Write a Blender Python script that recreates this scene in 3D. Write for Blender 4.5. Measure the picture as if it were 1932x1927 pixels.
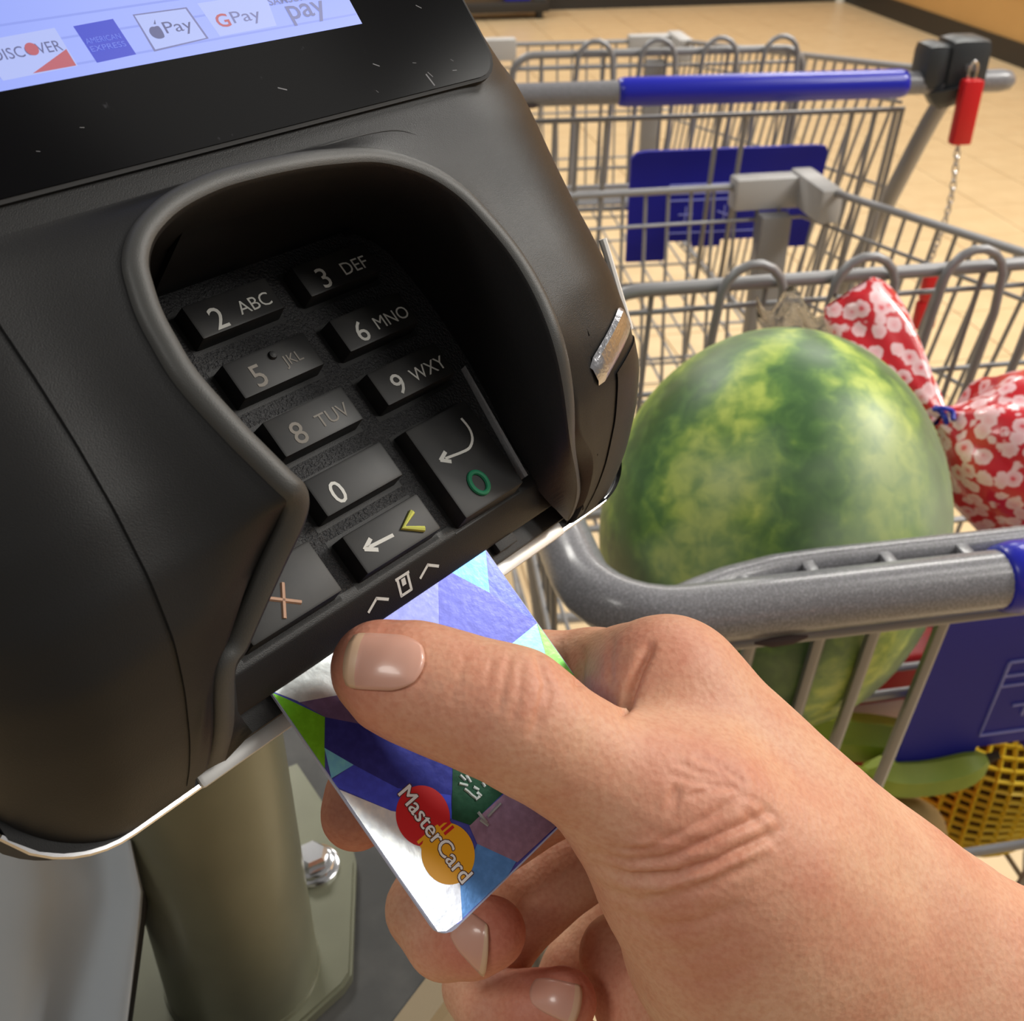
import bpy, bmesh, math, random
import numpy as np
from mathutils import Vector, Matrix
random.seed(7); np.random.seed(7)
for o in list(bpy.data.objects): bpy.data.objects.remove(o)
SC = bpy.context.scene
COL = SC.collection

# ---------------------------------------------------------------- camera, light, exposure
F = 2070.0; PITCH = math.atan(1363/2070.0); SP, CP = math.sin(PITCH), math.cos(PITCH)
EYE = np.array([0, 0, 1.32])
R_ = np.array([1., 0, 0]); U_ = np.array([0, SP, CP]); W_ = np.array([0, CP, -SP])
cam = bpy.data.cameras.new('camera'); camo = bpy.data.objects.new('camera', cam); COL.objects.link(camo)
cam.sensor_width = 36; cam.lens = 36*F/1932; cam.clip_start = .01; cam.clip_end = 60
camo.location = EYE; camo.rotation_euler = (math.pi/2-PITCH, 0, 0)
cam.dof.use_dof = True; cam.dof.focus_distance = .198; cam.dof.aperture_fstop = 42
SC.camera = camo
SC.view_settings.view_transform = 'Standard'; SC.view_settings.look = 'None'
SC.view_settings.gamma = 1; SC.view_settings.use_curve_mapping = False
SC.view_settings.exposure = 0.0
wd = bpy.data.worlds.new('room_light'); SC.world = wd; wd.use_nodes = True
wd.node_tree.nodes['Background'].inputs[0].default_value = (1, .96, .90, 1)
wd.node_tree.nodes['Background'].inputs[1].default_value = .22

def area(name, loc, aim, sx, sy, power, col=(1, .965, .90)):
    l = bpy.data.lights.new(name, 'AREA'); l.shape = 'RECTANGLE'; l.size = sx; l.size_y = sy
    l.energy = power; l.color = col
    o = bpy.data.objects.new(name, l); COL.objects.link(o); o.location = loc
    o.rotation_euler = (Vector(aim)-Vector(loc)).to_track_quat('-Z', 'Y').to_euler()
    return o
# rows of ceiling panels (the shop's fluorescent lights)
for i, (x, y, p) in enumerate([(2.95, 1.2, 128), (2.5, -.3, 40), (1.7, .75, 12), (1.5, 3.2, 58), (-1.3, 3.0, 64), (1.4, 6.6, 64), (-1.6, 6.6, 60), (-1.7, -.9, 26)]):
    area('ceiling_light', (x, y, 3.3), (x, y, 0), 1.0, .6, p)

# ---------------------------------------------------------------- pixel helpers
def ray(x, y): return (x-966)/F*R_-(y-963)/F*U_+W_
def P(x, y, z): return ray(x, y)*z+EYE
def hz(x, y, h):
    d = ray(x, y); return d*((h-EYE[2])/d[2])+EYE
def topx(q):
    q = np.asarray(q)-EYE; w = q@W_
    return np.stack([966+F*(q@R_)/w, 963-F*(q@U_)/w], -1)

# ---------------------------------------------------------------- materials
def srgb(r, g, b):
    f = lambda v: (v/255/12.92 if v/255 <= .04045 else ((v/255+.055)/1.055)**2.4)
    return (f(r), f(g), f(b), 1)
MATS = {}
def mat(name, col, rough=.5, metal=0., noise=None, bump=None, spec=.5, coat=0., sss=0., emit=0., trans=0., alpha=1., ior=1.45):
    """noise=(scale, col2, contrast lo, hi)   bump=(scale, strength, distance)"""
    if name in MATS: return MATS[name]
    m = bpy.data.materials.new(name); m.use_nodes = True; nt = m.node_tree; b = nt.nodes['Principled BSDF']
    b.inputs['Base Color'].default_value = col; b.inputs['Roughness'].default_value = rough
    b.inputs['Metallic'].default_value = metal; b.inputs['Specular IOR Level'].default_value = spec
    b.inputs['Coat Weight'].default_value = coat; b.inputs['IOR'].default_value = ior
    if coat: b.inputs['Coat Roughness'].default_value = .12
    b.inputs['Transmission Weight'].default_value = trans; b.inputs['Alpha'].default_value = alpha
    if sss:
        b.inputs['Subsurface Weight'].default_value = sss; b.inputs['Subsurface Radius'].default_value = (1, .35, .2)
        b.inputs['Subsurface Scale'].default_value = .004
    if emit:
        b.inputs['Base Color'].default_value = (.004, .004, .006, 1); b.inputs['Emission Color'].default_value = col; b.inputs['Emission Strength'].default_value = emit
    tc = nt.nodes.new('ShaderNodeTexCoord')
    if noise:
        n = nt.nodes.new('ShaderNodeTexNoise'); n.inputs['Scale'].default_value = noise[0]; n.inputs['Detail'].default_value = 5
        nt.links.new(tc.outputs['Object'], n.inputs['Vector'])
        r = nt.nodes.new('ShaderNodeValToRGB'); r.color_ramp.elements[0].position = noise[2]; r.color_ramp.elements[1].position = noise[3]
        r.color_ramp.elements[0].color = col; r.color_ramp.elements[1].color = noise[1]
        nt.links.new(n.outputs['Fac'], r.inputs['Fac']); nt.links.new(r.outputs['Color'], b.inputs['Base Color'])
    if bump:
        n2 = nt.nodes.new('ShaderNodeTexNoise'); n2.inputs['Scale'].default_value = bump[0]; n2.inputs['Detail'].default_value = 3
        nt.links.new(tc.outputs['Object'], n2.inputs['Vector'])
        bp = nt.nodes.new('ShaderNodeBump'); bp.inputs['Strength'].default_value = bump[1]; bp.inputs['Distance'].default_value = bump[2]
        nt.links.new(n2.outputs['Fac'], bp.inputs['Height']); nt.links.new(bp.outputs['Normal'], b.inputs['Normal'])
    MATS[name] = m; return m

BLK = mat('black_plastic', srgb(28, 28, 29), .42, bump=(5200, .25, .0002), spec=.38)
BLK2 = mat('dark_inner_plastic', srgb(24, 24, 25), .55, bump=(5200, .3, .0002))
PAD = mat('keypad_plastic', srgb(42, 42, 44), .5, bump=(1900, 1., .0006))
KEY = mat('key_rubber', srgb(32, 32, 33), .45, noise=(160, srgb(44, 43, 42), .45, .75), spec=.34)
GLS = mat('display_glass', srgb(12, 12, 14), .16, noise=(420, srgb(60, 60, 64), .70, .80), spec=.03)
CHR = mat('chrome', srgb(225, 225, 228), .16, 1.)
SIL = mat('worn_silver', srgb(190, 190, 195), .3, 1., bump=(900, .3, .0005))
LEG = mat('legend_white', srgb(205, 205, 200), .6)
LEGD = mat('legend_worn', srgb(118, 112, 104), .6)
YEL = mat('legend_yellow', srgb(205, 208, 105), .5)
GRN = mat('legend_green', srgb(30, 120, 85), .5)
ORG = mat('legend_copper', srgb(190, 150, 125), .6)
CARTG = mat('cart_grey_plastic', srgb(108, 108, 112), .33, noise=(1400, srgb(158, 158, 164), .44, .74), coat=.25)
WIRE = mat('cart_wire', srgb(146, 146, 148), .42, .35)
CAPG = mat('corner_grey_plastic', srgb(172, 170, 168), .5)
BLUE = mat('cart_blue_plastic', srgb(28, 34, 172), .3, coat=.2)
BLUEL = mat('plate_line', srgb(150, 156, 232), .45)
SEATB = mat('seat_plate_blue', srgb(26, 30, 158), .5, spec=.3)
REDP = mat('red_plastic', srgb(205, 30, 34), .35)
LOCK = mat('lock_black', srgb(52, 55, 58), .4)
TYRE = mat('wheel_rubber', srgb(45, 45, 46), .6)

# ---------------------------------------------------------------- mesh helpers
def link(name, me, material=None, parent=None, smooth=True, angle=40):
    if material is not None and len(me.materials) == 0: me.materials.append(material)
    if smooth:
        me.shade_smooth()
        if angle: me.set_sharp_from_angle(angle=math.radians(angle))
    o = bpy.data.objects.new(name, me); COL.objects.link(o)
    if parent is not None:
        o.parent = parent
    return o
def off_of(parent):
    """world position of a chain of un-rotated empties"""
    v = np.zeros(3)
    while parent is not None:
        v += np.array(parent.location); parent = parent.parent
    return v
def mesh(name, V, Fc, material=None, parent=None, smooth=True, angle=40, world=False):
    V = np.asarray(V, float)
    if world and parent is not None: V = V-off_of(parent)
    me = bpy.data.meshes.new(name); me.from_pydata(V.tolist(), [], [list(map(int, f)) for f in Fc]); me.update()
    return link(name, me, material, parent, smooth, angle)
def tag(o, label=None, cat=None, group=None, kind=None):
    if label: o['label'] = label
    if cat: o['category'] = cat
    if group: o['group'] = group
    if kind: o['kind'] = kind
    return o
def empty(name, loc, rz=0):
    o = bpy.data.objects.new(name, None); COL.objects.link(o); o.location = loc; o.rotation_euler = (0, 0, rz); o.empty_display_size = .02
    return o
def catmull(pts, n, closed=False):
    p = np.asarray(pts, float); m = len(p); out = []
    seg = m if closed else m-1
    for s in range(seg):
        if closed: a, b, c, d = p[(s-1) % m], p[s], p[(s+1) % m], p[(s+2) % m]
        else: a, b, c, d = p[max(s-1, 0)], p[s], p[s+1], p[min(s+2, m-1)]
        for k in range(n):
            t = k/n
            out.append(.5*((2*b)+(-a+c)*t+(2*a-5*b+4*c-d)*t*t+(-a+3*b-3*c+d)*t**3))
    if not closed: out.append(p[-1])
    return np.array(out)
def tube_data(pts, r, n=8, closed=False, cap=True, sx=1., sy=1.):
    p = np.asarray(pts, float); m = len(p)
    rr = np.full(m, r) if np.isscalar(r) else np.asarray(r, float)
    V = []; Fc = []
    prev = None
    for i in range(m):
        if closed: t = p[(i+1) % m]-p[i-1]
        else: t = p[min(i+1, m-1)]-p[max(i-1, 0)]
        t = t/(np.linalg.norm(t)+1e-12)
        if prev is None:
            a = np.array([0, 0, 1.]) if abs(t[2]) < .9 else np.array([1., 0, 0])
            u = np.cross(a, t); u /= np.linalg.norm(u)
        else:
            u = prev-t*(prev@t); u /= np.linalg.norm(u)
        prev = u; w = np.cross(t, u)
        for k in range(n):
            an = 2*math.pi*k/n
            V.append(p[i]+rr[i]*(sx*math.cos(an)*u+sy*math.sin(an)*w))
    for i in range(m if closed else m-1):
        j = (i+1) % m
        for k in range(n):
            k2 = (k+1) % n
            Fc.append((i*n+k, i*n+k2, j*n+k2, j*n+k))
    if cap and not closed:
        Fc.append(tuple(range(n-1, -1, -1))); Fc.append(tuple((m-1)*n+k for k in range(n)))
    return np.array(V), Fc
def join(parts):
    V = []; Fc = []; o = 0
    for v, f in parts:
        V.append(np.asarray(v, float)); Fc += [tuple(i+o for i in q) for q in f]; o += len(v)
    return np.concatenate(V), Fc
def tube(name, pts, r, material, parent=None, n=8, closed=False, world=False, cap=True):
    v, f = tube_data(pts, r, n, closed, cap)
    return mesh(name, v, f, material, parent, world=world, angle=50)
def box_data(x0, x1, y0, y1, z0, z1, bev=0.):
    bm = bmesh.new(); bmesh.ops.create_cube(bm, size=1)
    for v in bm.verts:
        v.co = ((x0+x1)/2+v.co.x*(x1-x0), (y0+y1)/2+v.co.y*(y1-y0), (z0+z1)/2+v.co.z*(z1-z0))
    if bev: bmesh.ops.bevel(bm, geom=bm.edges[:], offset=bev, segments=2, affect='EDGES', profile=.6)
    bm.verts.index_update()
    V = np.array([v.co[:] for v in bm.verts]); Fc = [tuple(v.index for v in f.verts) for f in bm.faces]
    bm.free(); return V, Fc
def extrude_poly(poly2, z0, z1):
    """poly2 list of 2-D points (ccw) -> prism"""
    n = len(poly2); V = [(x, y, z0) for x, y in poly2]+[(x, y, z1) for x, y in poly2]
    Fc = [tuple(range(n-1, -1, -1)), tuple(range(n, 2*n))]+[(i, (i+1) % n, n+(i+1) % n, n+i) for i in range(n)]
    return np.array(V), Fc
def rrect(x0, x1, y0, y1, r, n=5):
    out = []
    for cx, cy, a0 in ((x1-r, y1-r, 0), (x0+r, y1-r, 90), (x0+r, y0+r, 180), (x1-r, y0+r, 270)):
        for k in range(n+1):
            a = math.radians(a0+90*k/n); out.append((cx+r*math.cos(a), cy+r*math.sin(a)))
    return out
_TX = {}
def text_data(s, bold=0., depth=0.):
    key = (s, bold)
    if key in _TX: return _TX[key]
    cu = bpy.data.curves.new('t', 'FONT'); cu.body = s; cu.size = 1; cu.offset = bold; cu.resolution_u = 3
    o = bpy.data.objects.new('t', cu); COL.objects.link(o)
    dg = bpy.context.evaluated_depsgraph_get(); dg.update()
    me = bpy.data.meshes.new_from_object(o.evaluated_get(dg))
    V = np.array([v.co[:] for v in me.vertices]); Fc = [tuple(p.vertices) for p in me.polygons]
    bpy.data.objects.remove(o); bpy.data.curves.remove(cu); bpy.data.meshes.remove(me)
    _TX[key] = (V, Fc); return V, Fc
def text_fit(s, w, h, bold=0., ref=None):
    """2-D glyph mesh centred on 0, scaled to width w and height h (None keeps the ratio)"""
    V, Fc = text_data(s, bold); V = V.copy()
    lo, hi = (V.min(0), V.max(0)) if ref is None else ref
    V[:, 0] -= (lo[0]+hi[0])/2; V[:, 1] -= (lo[1]+hi[1])/2
    sx = w/(hi[0]-lo[0]) if w else None; sy = h/(hi[1]-lo[1]) if h else None
    if sx is None: sx = sy
    if sy is None: sy = sx
    V[:, 0] *= sx; V[:, 1] *= sy
    return V, Fc
def smooth01(x): x = np.clip(x, 0, 1); return x*x*(3-2*x)

# ---------------------------------------------------------------- the setting
YAW = math.radians(10.3)
cy_, sy_ = math.cos(YAW), math.sin(YAW)
GX = np.array([cy_, sy_, 0]); GY = np.array([-sy_, cy_, 0])
corner = np.array([2.454, 8.864, 0])
TILE = mat('floor_tile', srgb(205, 180, 140), .38, noise=(9, srgb(214, 190, 150), .35, .7))
TILE2 = mat('floor_tile_light', srgb(212, 188, 148), .38, noise=(9, srgb(204, 178, 138), .35, .7))
JOINT = mat('floor_joint', srgb(194, 168, 129), .7)
WALLM = mat('wall_paint', srgb(190, 150, 92), .6, noise=(2, srgb(182, 142, 86), .3, .7))
BASEM = mat('baseboard_black', srgb(40, 38, 36), .45)
floor = mesh('floor', [(-9, -4, 0), (9, -4, 0), (9, 14, 0), (-9, 14, 0)], [(0, 1, 2, 3)], JOINT); tag(floor, kind='structure')
T = .305; cells = []
v0, f0 = box_data(-T/2+.002, T/2-.002, -T/2+.002, T/2-.002, .0005, .005, .0015)
tm = []
for k, mm in enumerate((TILE, TILE2)):
    me = bpy.data.meshes.new('tile'); me.from_pydata(v0.tolist(), [], [list(map(int, f)) for f in f0]); me.materials.append(mm); tm.append(me)
for i in range(-24, 24):
    for j in range(-14, 34):
        c = corner-GX*(T*(i+.5))-GY*(T*(j+.5))
        if (c-EYE)@W_ < .6: continue
        x, y = topx(c)
        if x < -2600 or x > 4600 or y < -250 or y > 3600: continue
        if (corner-c)@GX < 0 or (corner-c)@GY < 0: continue
        vis = 850 < x < 2010 and y < 1050
        cells.append((0 if vis else 1, (c-EYE)@W_, i, j, c))
cells.sort(key=lambda q: q[:4])
rest = []
for k, (vis, _, i, j, c) in enumerate(cells):
    if k < 300:
        o = bpy.data.objects.new('tile', tm[(i*7+j*3) % 2]); COL.objects.link(o); o.parent = floor; o.location = c; o.rotation_euler.z = YAW
    else:
        V = v0[:, :1]*GX+v0[:, 1:2]*GY+v0[:, 2:]*np.array([0, 0, 1.])+c; rest.append((V, f0))
if rest:
    v, f = join(rest); tag(mesh('tile_field', v, f, TILE, floor, smooth=False), kind='stuff')
def wallbox(name, a, b, th, z0, z1, m):
    a = np.asarray(a, float); b = np.asarray(b, float); d = b-a; L = np.linalg.norm(d); d /= L; nn = np.array([-d[1], d[0], 0])
    V, Fc = box_data(0, L, 0, th, z0, z1)
    V = a+V[:, :1]*d+V[:, 1:2]*nn+V[:, 2:]*np.array([0, 0, 1.])
    return tag(mesh(name, V, Fc, m, smooth=False), kind='structure')
far_l = corner-GX*9
wallbox('wall_back', corner, far_l, -.12, 0, 3.2, WALLM)
near_r = corner-GY*8
wallbox('wall_right', near_r, corner, -.12, 0, 3.2, WALLM)
wallbox('baseboard_back', corner, far_l, .018, 0, .105, BASEM)
wallbox('baseboard_right', near_r, corner, .018, 0, .125, BASEM)
wallbox('trim_1', near_r, corner, .03, .40, .44, mat('bumper_rail', srgb(170, 130, 76), .5))
g = mesh('corner_guard', *tube_data([corner-GX*.05-GY*.05+np.array([0, 0, z]) for z in (0, 1.6)], .035, 12), mat('guard_white', srgb(205, 200, 190), .5))
tag(g, 'pale round guard post in the corner of the tan walls', 'post')
# ---------------------------------------------------------------- payment terminal
AZ = math.atan2(2084, 2478); PHI = math.radians(41)
TX = np.array([math.sin(AZ), math.cos(AZ), 0]); TH = np.array([math.cos(AZ), -math.sin(AZ), 0]); ZU = np.array([0, 0, 1.])
def face_frame(phi): return TH*math.cos(phi)-ZU*math.sin(phi), TH*math.sin(phi)+ZU*math.cos(phi)
D2, NN = face_frame(PHI)
TO = P(508, 1305, .1826)+.005*NN
def TL(a, b, c):                       # terminal millimetres -> world
    a, b, c = np.broadcast_arrays(np.asarray(a, float), np.asarray(b, float), np.asarray(c, float))
    return TO+(a[..., None]*TX+b[..., None]*D2+c[..., None]*NN)/1000
def TV(V): V = np.asarray(V, float); return TL(V[:, 0], V[:, 1], V[:, 2])
def loc(x, y, c):
    d = ray(x, y); o = EYE-TO; t = (c/1000-o@NN)/(d@NN); q = o+d*t
    return np.array([q@TX, q@D2, c/1000])*1000
term = empty('payment_terminal', TL(32, -60, -14))
tag(term, 'black card payment terminal with lit screen and hooded number keypad', 'card terminal')
def tmesh(name, V, Fc, m, parent=term, smooth=True, angle=40): return mesh(name, TV(V), Fc, m, parent, smooth, angle, world=True)
AC = 33.0
prof_b = np.array([-190, -75, -66, -50, -40, -30, -20, -12, -6, 0, 3.5, 5.5, 6.0])
prof_c = np.array([52.8, 32.5, 33, 32.5, 31.5, 29.5, 26, 21, 14, 4.5, -3, -9, -12.5])
_fine = np.arange(-190, 6.01, .25); _fc = np.interp(_fine, prof_b, prof_c)
_k = np.exp(-np.linspace(-2, 2, 25)**2); _k /= _k.sum()
_fs = np.convolve(np.pad(_fc, 12, mode='edge'), _k, 'valid')
def Tprof(b): return np.interp(b, _fine, _fs)
def bfront(da):
    d = np.maximum(np.abs(da)-61, 0); return 5.8-15*(1-np.sqrt(np.maximum(1-(d/16.2)**2, 0)))
def drop(da, b):
    amp = 8+7*smooth01((b+80)/40); d = np.maximum(np.abs(da)-48, 0)/29
    return amp*d**2.3
def surf(a, b):
    da = a-AC; sh = 5.8-bfront(da)
    return Tprof(np.minimum(b+sh, 6.))-drop(da, b)
# rim of the keypad hood: (pixel x, pixel y, height above the keypad in mm)
RIM = [(448, 1262, 12.5), (470, 1222, 14.5), (504, 1145, 19.5), (545, 1055, 25.5), (575, 992, 30), (588, 945, 33), (580, 911, 34.5), (553, 884, 35.3), (504, 835, 36),
       (461, 791, 36.5), (379, 699, 37), (336, 630, 37), (310, 580, 37), (293, 530, 37), (285, 495, 37), (290, 462, 37), (306, 432, 37), (340, 398, 37), (385, 371, 37),
       (447, 346, 37), (551, 321, 37), (634, 309, 36.5), (720, 306, 36), (800, 328, 35.5), (860, 364, 35), (906, 409, 34.2), (965, 481, 33), (1010, 558, 31.5), (1042, 640, 29.5),
       (1062, 726, 25), (1077, 835, 17), (1090, 905, 5)]
FOOT = [(-8, 4), (-8, 0), (-6.5, -4.6), (-5.6, -6.5), (-5.5, -10), (-5.5, -13), (-5.5, -17), (-5.5, -20), (-5.5, -23), (-5.5, -26), (-5.5, -31), (-5.5, -35), (-5.5, -44), (-5.5, -51), (-5.5, -57), (-5.3, -61.5),
        (-4.5, -65), (-2.5, -68), (.5, -70.5), (5, -72), (11, -73), (18, -73.4), (33, -73.6), (45, -73.5), (56, -73), (66, -71), (72, -67), (75, -61), (76, -49), (75.5, -36), (74, -25), (72, -16), (71, -6), (71.5, 0), (72, 2), (72.5, 5)]
SEAM = [(-19, 5), (-19, 3), (-19, 1), (-19, -3), (-19, -7), (-19, -11), (-19, -15), (-19, -19), (-19, -23), (-19, -27), (-19, -32), (-19, -38), (-19, -46), (-19, -54), (-19, -60), (-19, -65),
        (-19, -69.5), (-15, -70), (-8, -70.2), (2, -70.4), (11, -70.6), (20, -70.8), (36, -71), (48, -71), (60, -71), (70, -70), (77.5, -66), (81.5, -58), (83.5, -46), (82.5, -33), (80.5, -23), (78.5, -15), (79, -6), (82, -1), (83.5, 3), (84, 5)]
rim = catmull([(-11.2, 5.2, -8), (-10.7, 1.5, 2.2)]+[tuple(loc(*q)) for q in RIM]+[(78.2, 3, -1.5), (79, 5.2, -7.5)], 5)
foot = catmull(FOOT, 5); seam = catmull(SEAM, 5)
M = len(rim); tg = np.gradient(rim[:, :2], axis=0)
for _ in range(6): tg[1:-1] = (tg[:-2]+tg[1:-1]*2+tg[2:])/4
tg /= np.linalg.norm(tg, axis=1)[:, None]+1e-9
outn = np.stack([tg[:, 1], -tg[:, 0]], 1)                  # pointing away from the keypad
cen = np.array([33., -35.])
if np.sum(outn*(rim[:, :2]-cen)) < 0: outn = -outn
for _ in range(8): outn[1:-1] = (outn[:-2]+outn[1:-1]*2+outn[2:])/4
outn /= np.linalg.norm(outn, axis=1)[:, None]
fade = smooth01(np.minimum(np.arange(M)/6., (M-1-np.arange(M))/6.))
rows = [np.column_stack([foot, np.full(M, -1.)])]
mid = np.column_stack([foot*.55+rim[:, :2]*.45, rim[:, 2]*.5]); rows.append(mid)
rows.append(np.column_stack([rim[:, :2]-outn*.1, rim[:, 2]-1.1]))
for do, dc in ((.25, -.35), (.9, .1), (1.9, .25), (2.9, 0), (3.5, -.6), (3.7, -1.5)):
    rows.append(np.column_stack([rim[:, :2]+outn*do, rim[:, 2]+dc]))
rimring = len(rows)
lo = rim[:, :2]+outn*3.7
for t, k in ((.12, .12), (.25, .3), (.4, .52), (.55, .72), (.7, .87), (.8, .94), (.9, .985), (1., 1.)):
    xy = lo+(seam-lo)*t
    cz = surf(xy[:, 0], xy[:, 1])+np.where(np.arange(M)/(M-1) < .5, .5, .5-.35*smooth01((np.arange(M)/(M-1)-.5)/.1)+.5*smooth01((np.arange(M)/(M-1)-.88)/.05))
    rows.append(np.column_stack([xy, np.maximum(rim[:, 2]-1.6, cz-.25)*(1-k)+cz*k]))
last = rows[-1].copy(); last[:, 2] -= 2.2; last[:, :2] += (last[:, :2]-rows[-2][:, :2])*.02; rows.append(last)
def loft(rows):
    n = len(rows[0]); V = np.concatenate(rows); Fc = []
    for r in range(len(rows)-1):
        for i in range(n-1):
            Fc.append((r*n+i, r*n+i+1, (r+1)*n+i+1, (r+1)*n+i))
    return V, Fc
V, Fc = loft(rows[:4]); tmesh('hood_inner_wall', V, Fc, BLK2, angle=None)
V, Fc = loft(rows[3:rimring]); tmesh('hood_rim', V, Fc, mat('rim_sheen_plastic', srgb(66, 66, 65), .45, bump=(5200, .25, .0002)), angle=None)  # ceiling sheen on the worn rim, put into a lighter grey
V, Fc = loft(rows[rimring-1:-1]); tmesh('keypad_hood', V, Fc, BLK, angle=None)
V, Fc = loft(rows[-2:]); tmesh('hood_seam', V, Fc, BLK2, angle=None)
# housing: shell with an opening for the keypad
dl = np.linalg.norm(seam-lo, axis=1); hb_ = lo+(seam-lo)*np.clip(1-np.where(np.arange(M)/(M-1) > .85, .2, 1.6)/np.maximum(dl, .1), 0, 1)[:, None]
poly = np.concatenate([hb_, [[84, 9], [-19, 9]]])
def inside(pts, poly):
    x, y = pts[:, 0], pts[:, 1]; r = np.zeros(len(pts), bool); j = len(poly)-1
    for i in range(len(poly)):
        xi, yi = poly[i]; xj, yj = poly[j]
        c = ((yi > y) != (yj > y)) & (x < (xj-xi)*(y-yi)/(yj-yi+1e-12)+xi); r ^= c; j = i
    return r
uu = np.concatenate([np.linspace(-77, -61, 13)[:-1], np.linspace(-61, 61, 92)[:-1], np.linspace(61, 77, 13)])
vv = np.concatenate([np.linspace(0, .55, 12)[:-1], np.linspace(.55, 1, 70)])
A, Vv = np.meshgrid(AC+uu, vv, indexing='ij'); BF = bfront(uu)[:, None]
B = -175+(BF+175)*Vv; C = surf(A, B)
nu, nv = A.shape
top = np.stack([A, B, C], -1).reshape(-1, 3); Fc = []; keep = {}
idx = lambda i, j: i*nv+j
ctr = (top.reshape(nu, nv, 3)[:-1, :-1]+top.reshape(nu, nv, 3)[1:, 1:])/2
ins = inside(ctr.reshape(-1, 3)[:, :2], poly).reshape(nu-1, nv-1)
for i in range(nu-1):
    for j in range(nv-1):
        if not ins[i, j]: Fc.append((idx(i, j), idx(i+1, j), idx(i+1, j+1), idx(i, j+1)))
bm = bmesh.new(); bv = [bm.verts.new(p) for p in top]
for f in Fc: bm.faces.new([bv[k] for k in f])
bmesh.ops.delete(bm, geom=[v for v in bm.verts if not v.link_faces], context='VERTS')
be = [e for e in bm.edges if e.is_boundary]
ex = bmesh.ops.extrude_edge_only(bm, edges=be)
for v in ex['geom']:
    if isinstance(v, bmesh.types.BMVert): v.co.z = -13.0
bmesh.ops.recalc_face_normals(bm, faces=bm.faces[:])
bm.verts.index_update()
V = np.array([v.co[:] for v in bm.verts]); Fc = [tuple(v.index for v in f.verts) for f in bm.faces]; bm.free()
tmesh('housing', V, Fc, BLK, angle=32)
# underside
ol = [(AC+u, float(bfront(u))) for u in np.linspace(-76, 76, 60)]+[(AC+76, -173), (AC-76, -173)]
V, Fc = extrude_poly(ol[::-1], -14.2, -12.6); tmesh('underside', V, Fc, BLK2, smooth=False)
# right front corner cover, slightly proud, with its seam
aa = np.linspace(86, 109.6, 16); rowsv = []
for t in np.linspace(0, 1, 22):
    b0 = -13-(aa-86)*.36; bf = bfront(aa-AC)-.02; b = b0+(bf-b0)*t
    rowsv.append(np.column_stack([aa, b, surf(aa, b)+.5]))
low = rowsv[-1].copy(); low[:, 2] = -11; low[:, 1] += .4; rowsv.append(low)
f0_ = rowsv[0].copy(); f0_[:, 2] -= 1.6; rowsv.insert(0, f0_)
for r in rowsv: pass
V, Fc = loft(rowsv); tmesh('corner_cover', V, Fc, BLK, angle=50)
# silver slot plate on the right shoulder
q0, q1 = np.array([79., -14.5]), np.array([96., -22.])
d = (q1-q0)/np.linalg.norm(q1-q0); nrm = np.array([-d[1], d[0]]); L = np.linalg.norm(q1-q0)
bars = []
for t in np.linspace(0, 1, 12):
    for w in (-2.6, -1.6, 0, 1.6, 2.6):
        p = q0+d*L*t+nrm*w*(1 if 0 < t < 1 else .75)
        bars.append((p[0], p[1], surf(p[0], p[1])+(.35 if abs(w) > 2 else 1.25)*(1 if 0 < t < 1 else .5)))
Fc = [(i*5+k, i*5+k+1, (i+1)*5+k+1, (i+1)*5+k) for i in range(11) for k in range(4)]
tmesh('silver_tab', bars, Fc, SIL)
# right side grip strip (bright edge) and bottom chrome trim
pts = []
for b in np.linspace(-40, -21.5, 14):
    pts.append((109.9, b, float(np.interp(b, [-45, -38, -30, -21], [21.5, 18.5, 14.8, 10.6]))))
V, Fc = tube_data(np.array(pts), .9, 8); tmesh('edge_strip', V, Fc, mat('white_edge', srgb(240, 240, 238), .3))
pts = [(AC+u, float(bfront(u))+.3, -13.2) for u in np.linspace(-76.5, 76.5, 70)]
V, Fc = tube_data(np.array(pts), .55, 6); tmesh('bottom_trim', V, Fc, CHR)
V, Fc = box_data(-15.5, 80.5, 3.6, 6.9, -13.9, -11.9, .8); tmesh('chrome_strip', V, Fc, mat('bright_strip', srgb(232, 232, 230), .35, .3))
# keypad deck, front lip, slot jaws
V, Fc = box_data(-7, 80, -76, -5.5, -4, 0, .0); tmesh('keypad_deck', V, Fc, PAD, smooth=False)
def strip(a0, a1, prof):
    V = [(a, b, c) for b, c in prof for a in (a0, a1)]
    return np.array(V), [(2*i, 2*i+1, 2*i+3, 2*i+2) for i in range(len(prof)-1)]
V, Fc = strip(-9, 75, [(-7, .05), (-5.2, .05), (-4.6, -.2), (.2, -3.6), (.6, -4.3), (.2, -4.5), (-20, -4.5)]); tmesh('slot_lip', V, Fc, BLK, angle=35)
V, Fc = box_data(-15, 80, -30, 4.2, -12.5, -6.4, .5); tmesh('slot_jaw', V, Fc, BLK2)
V, Fc = box_data(56.5, 62, -14, 2.6, -6.4, -4.4, .3); tmesh('slot_end_block', V, Fc, BLK2)
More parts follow.
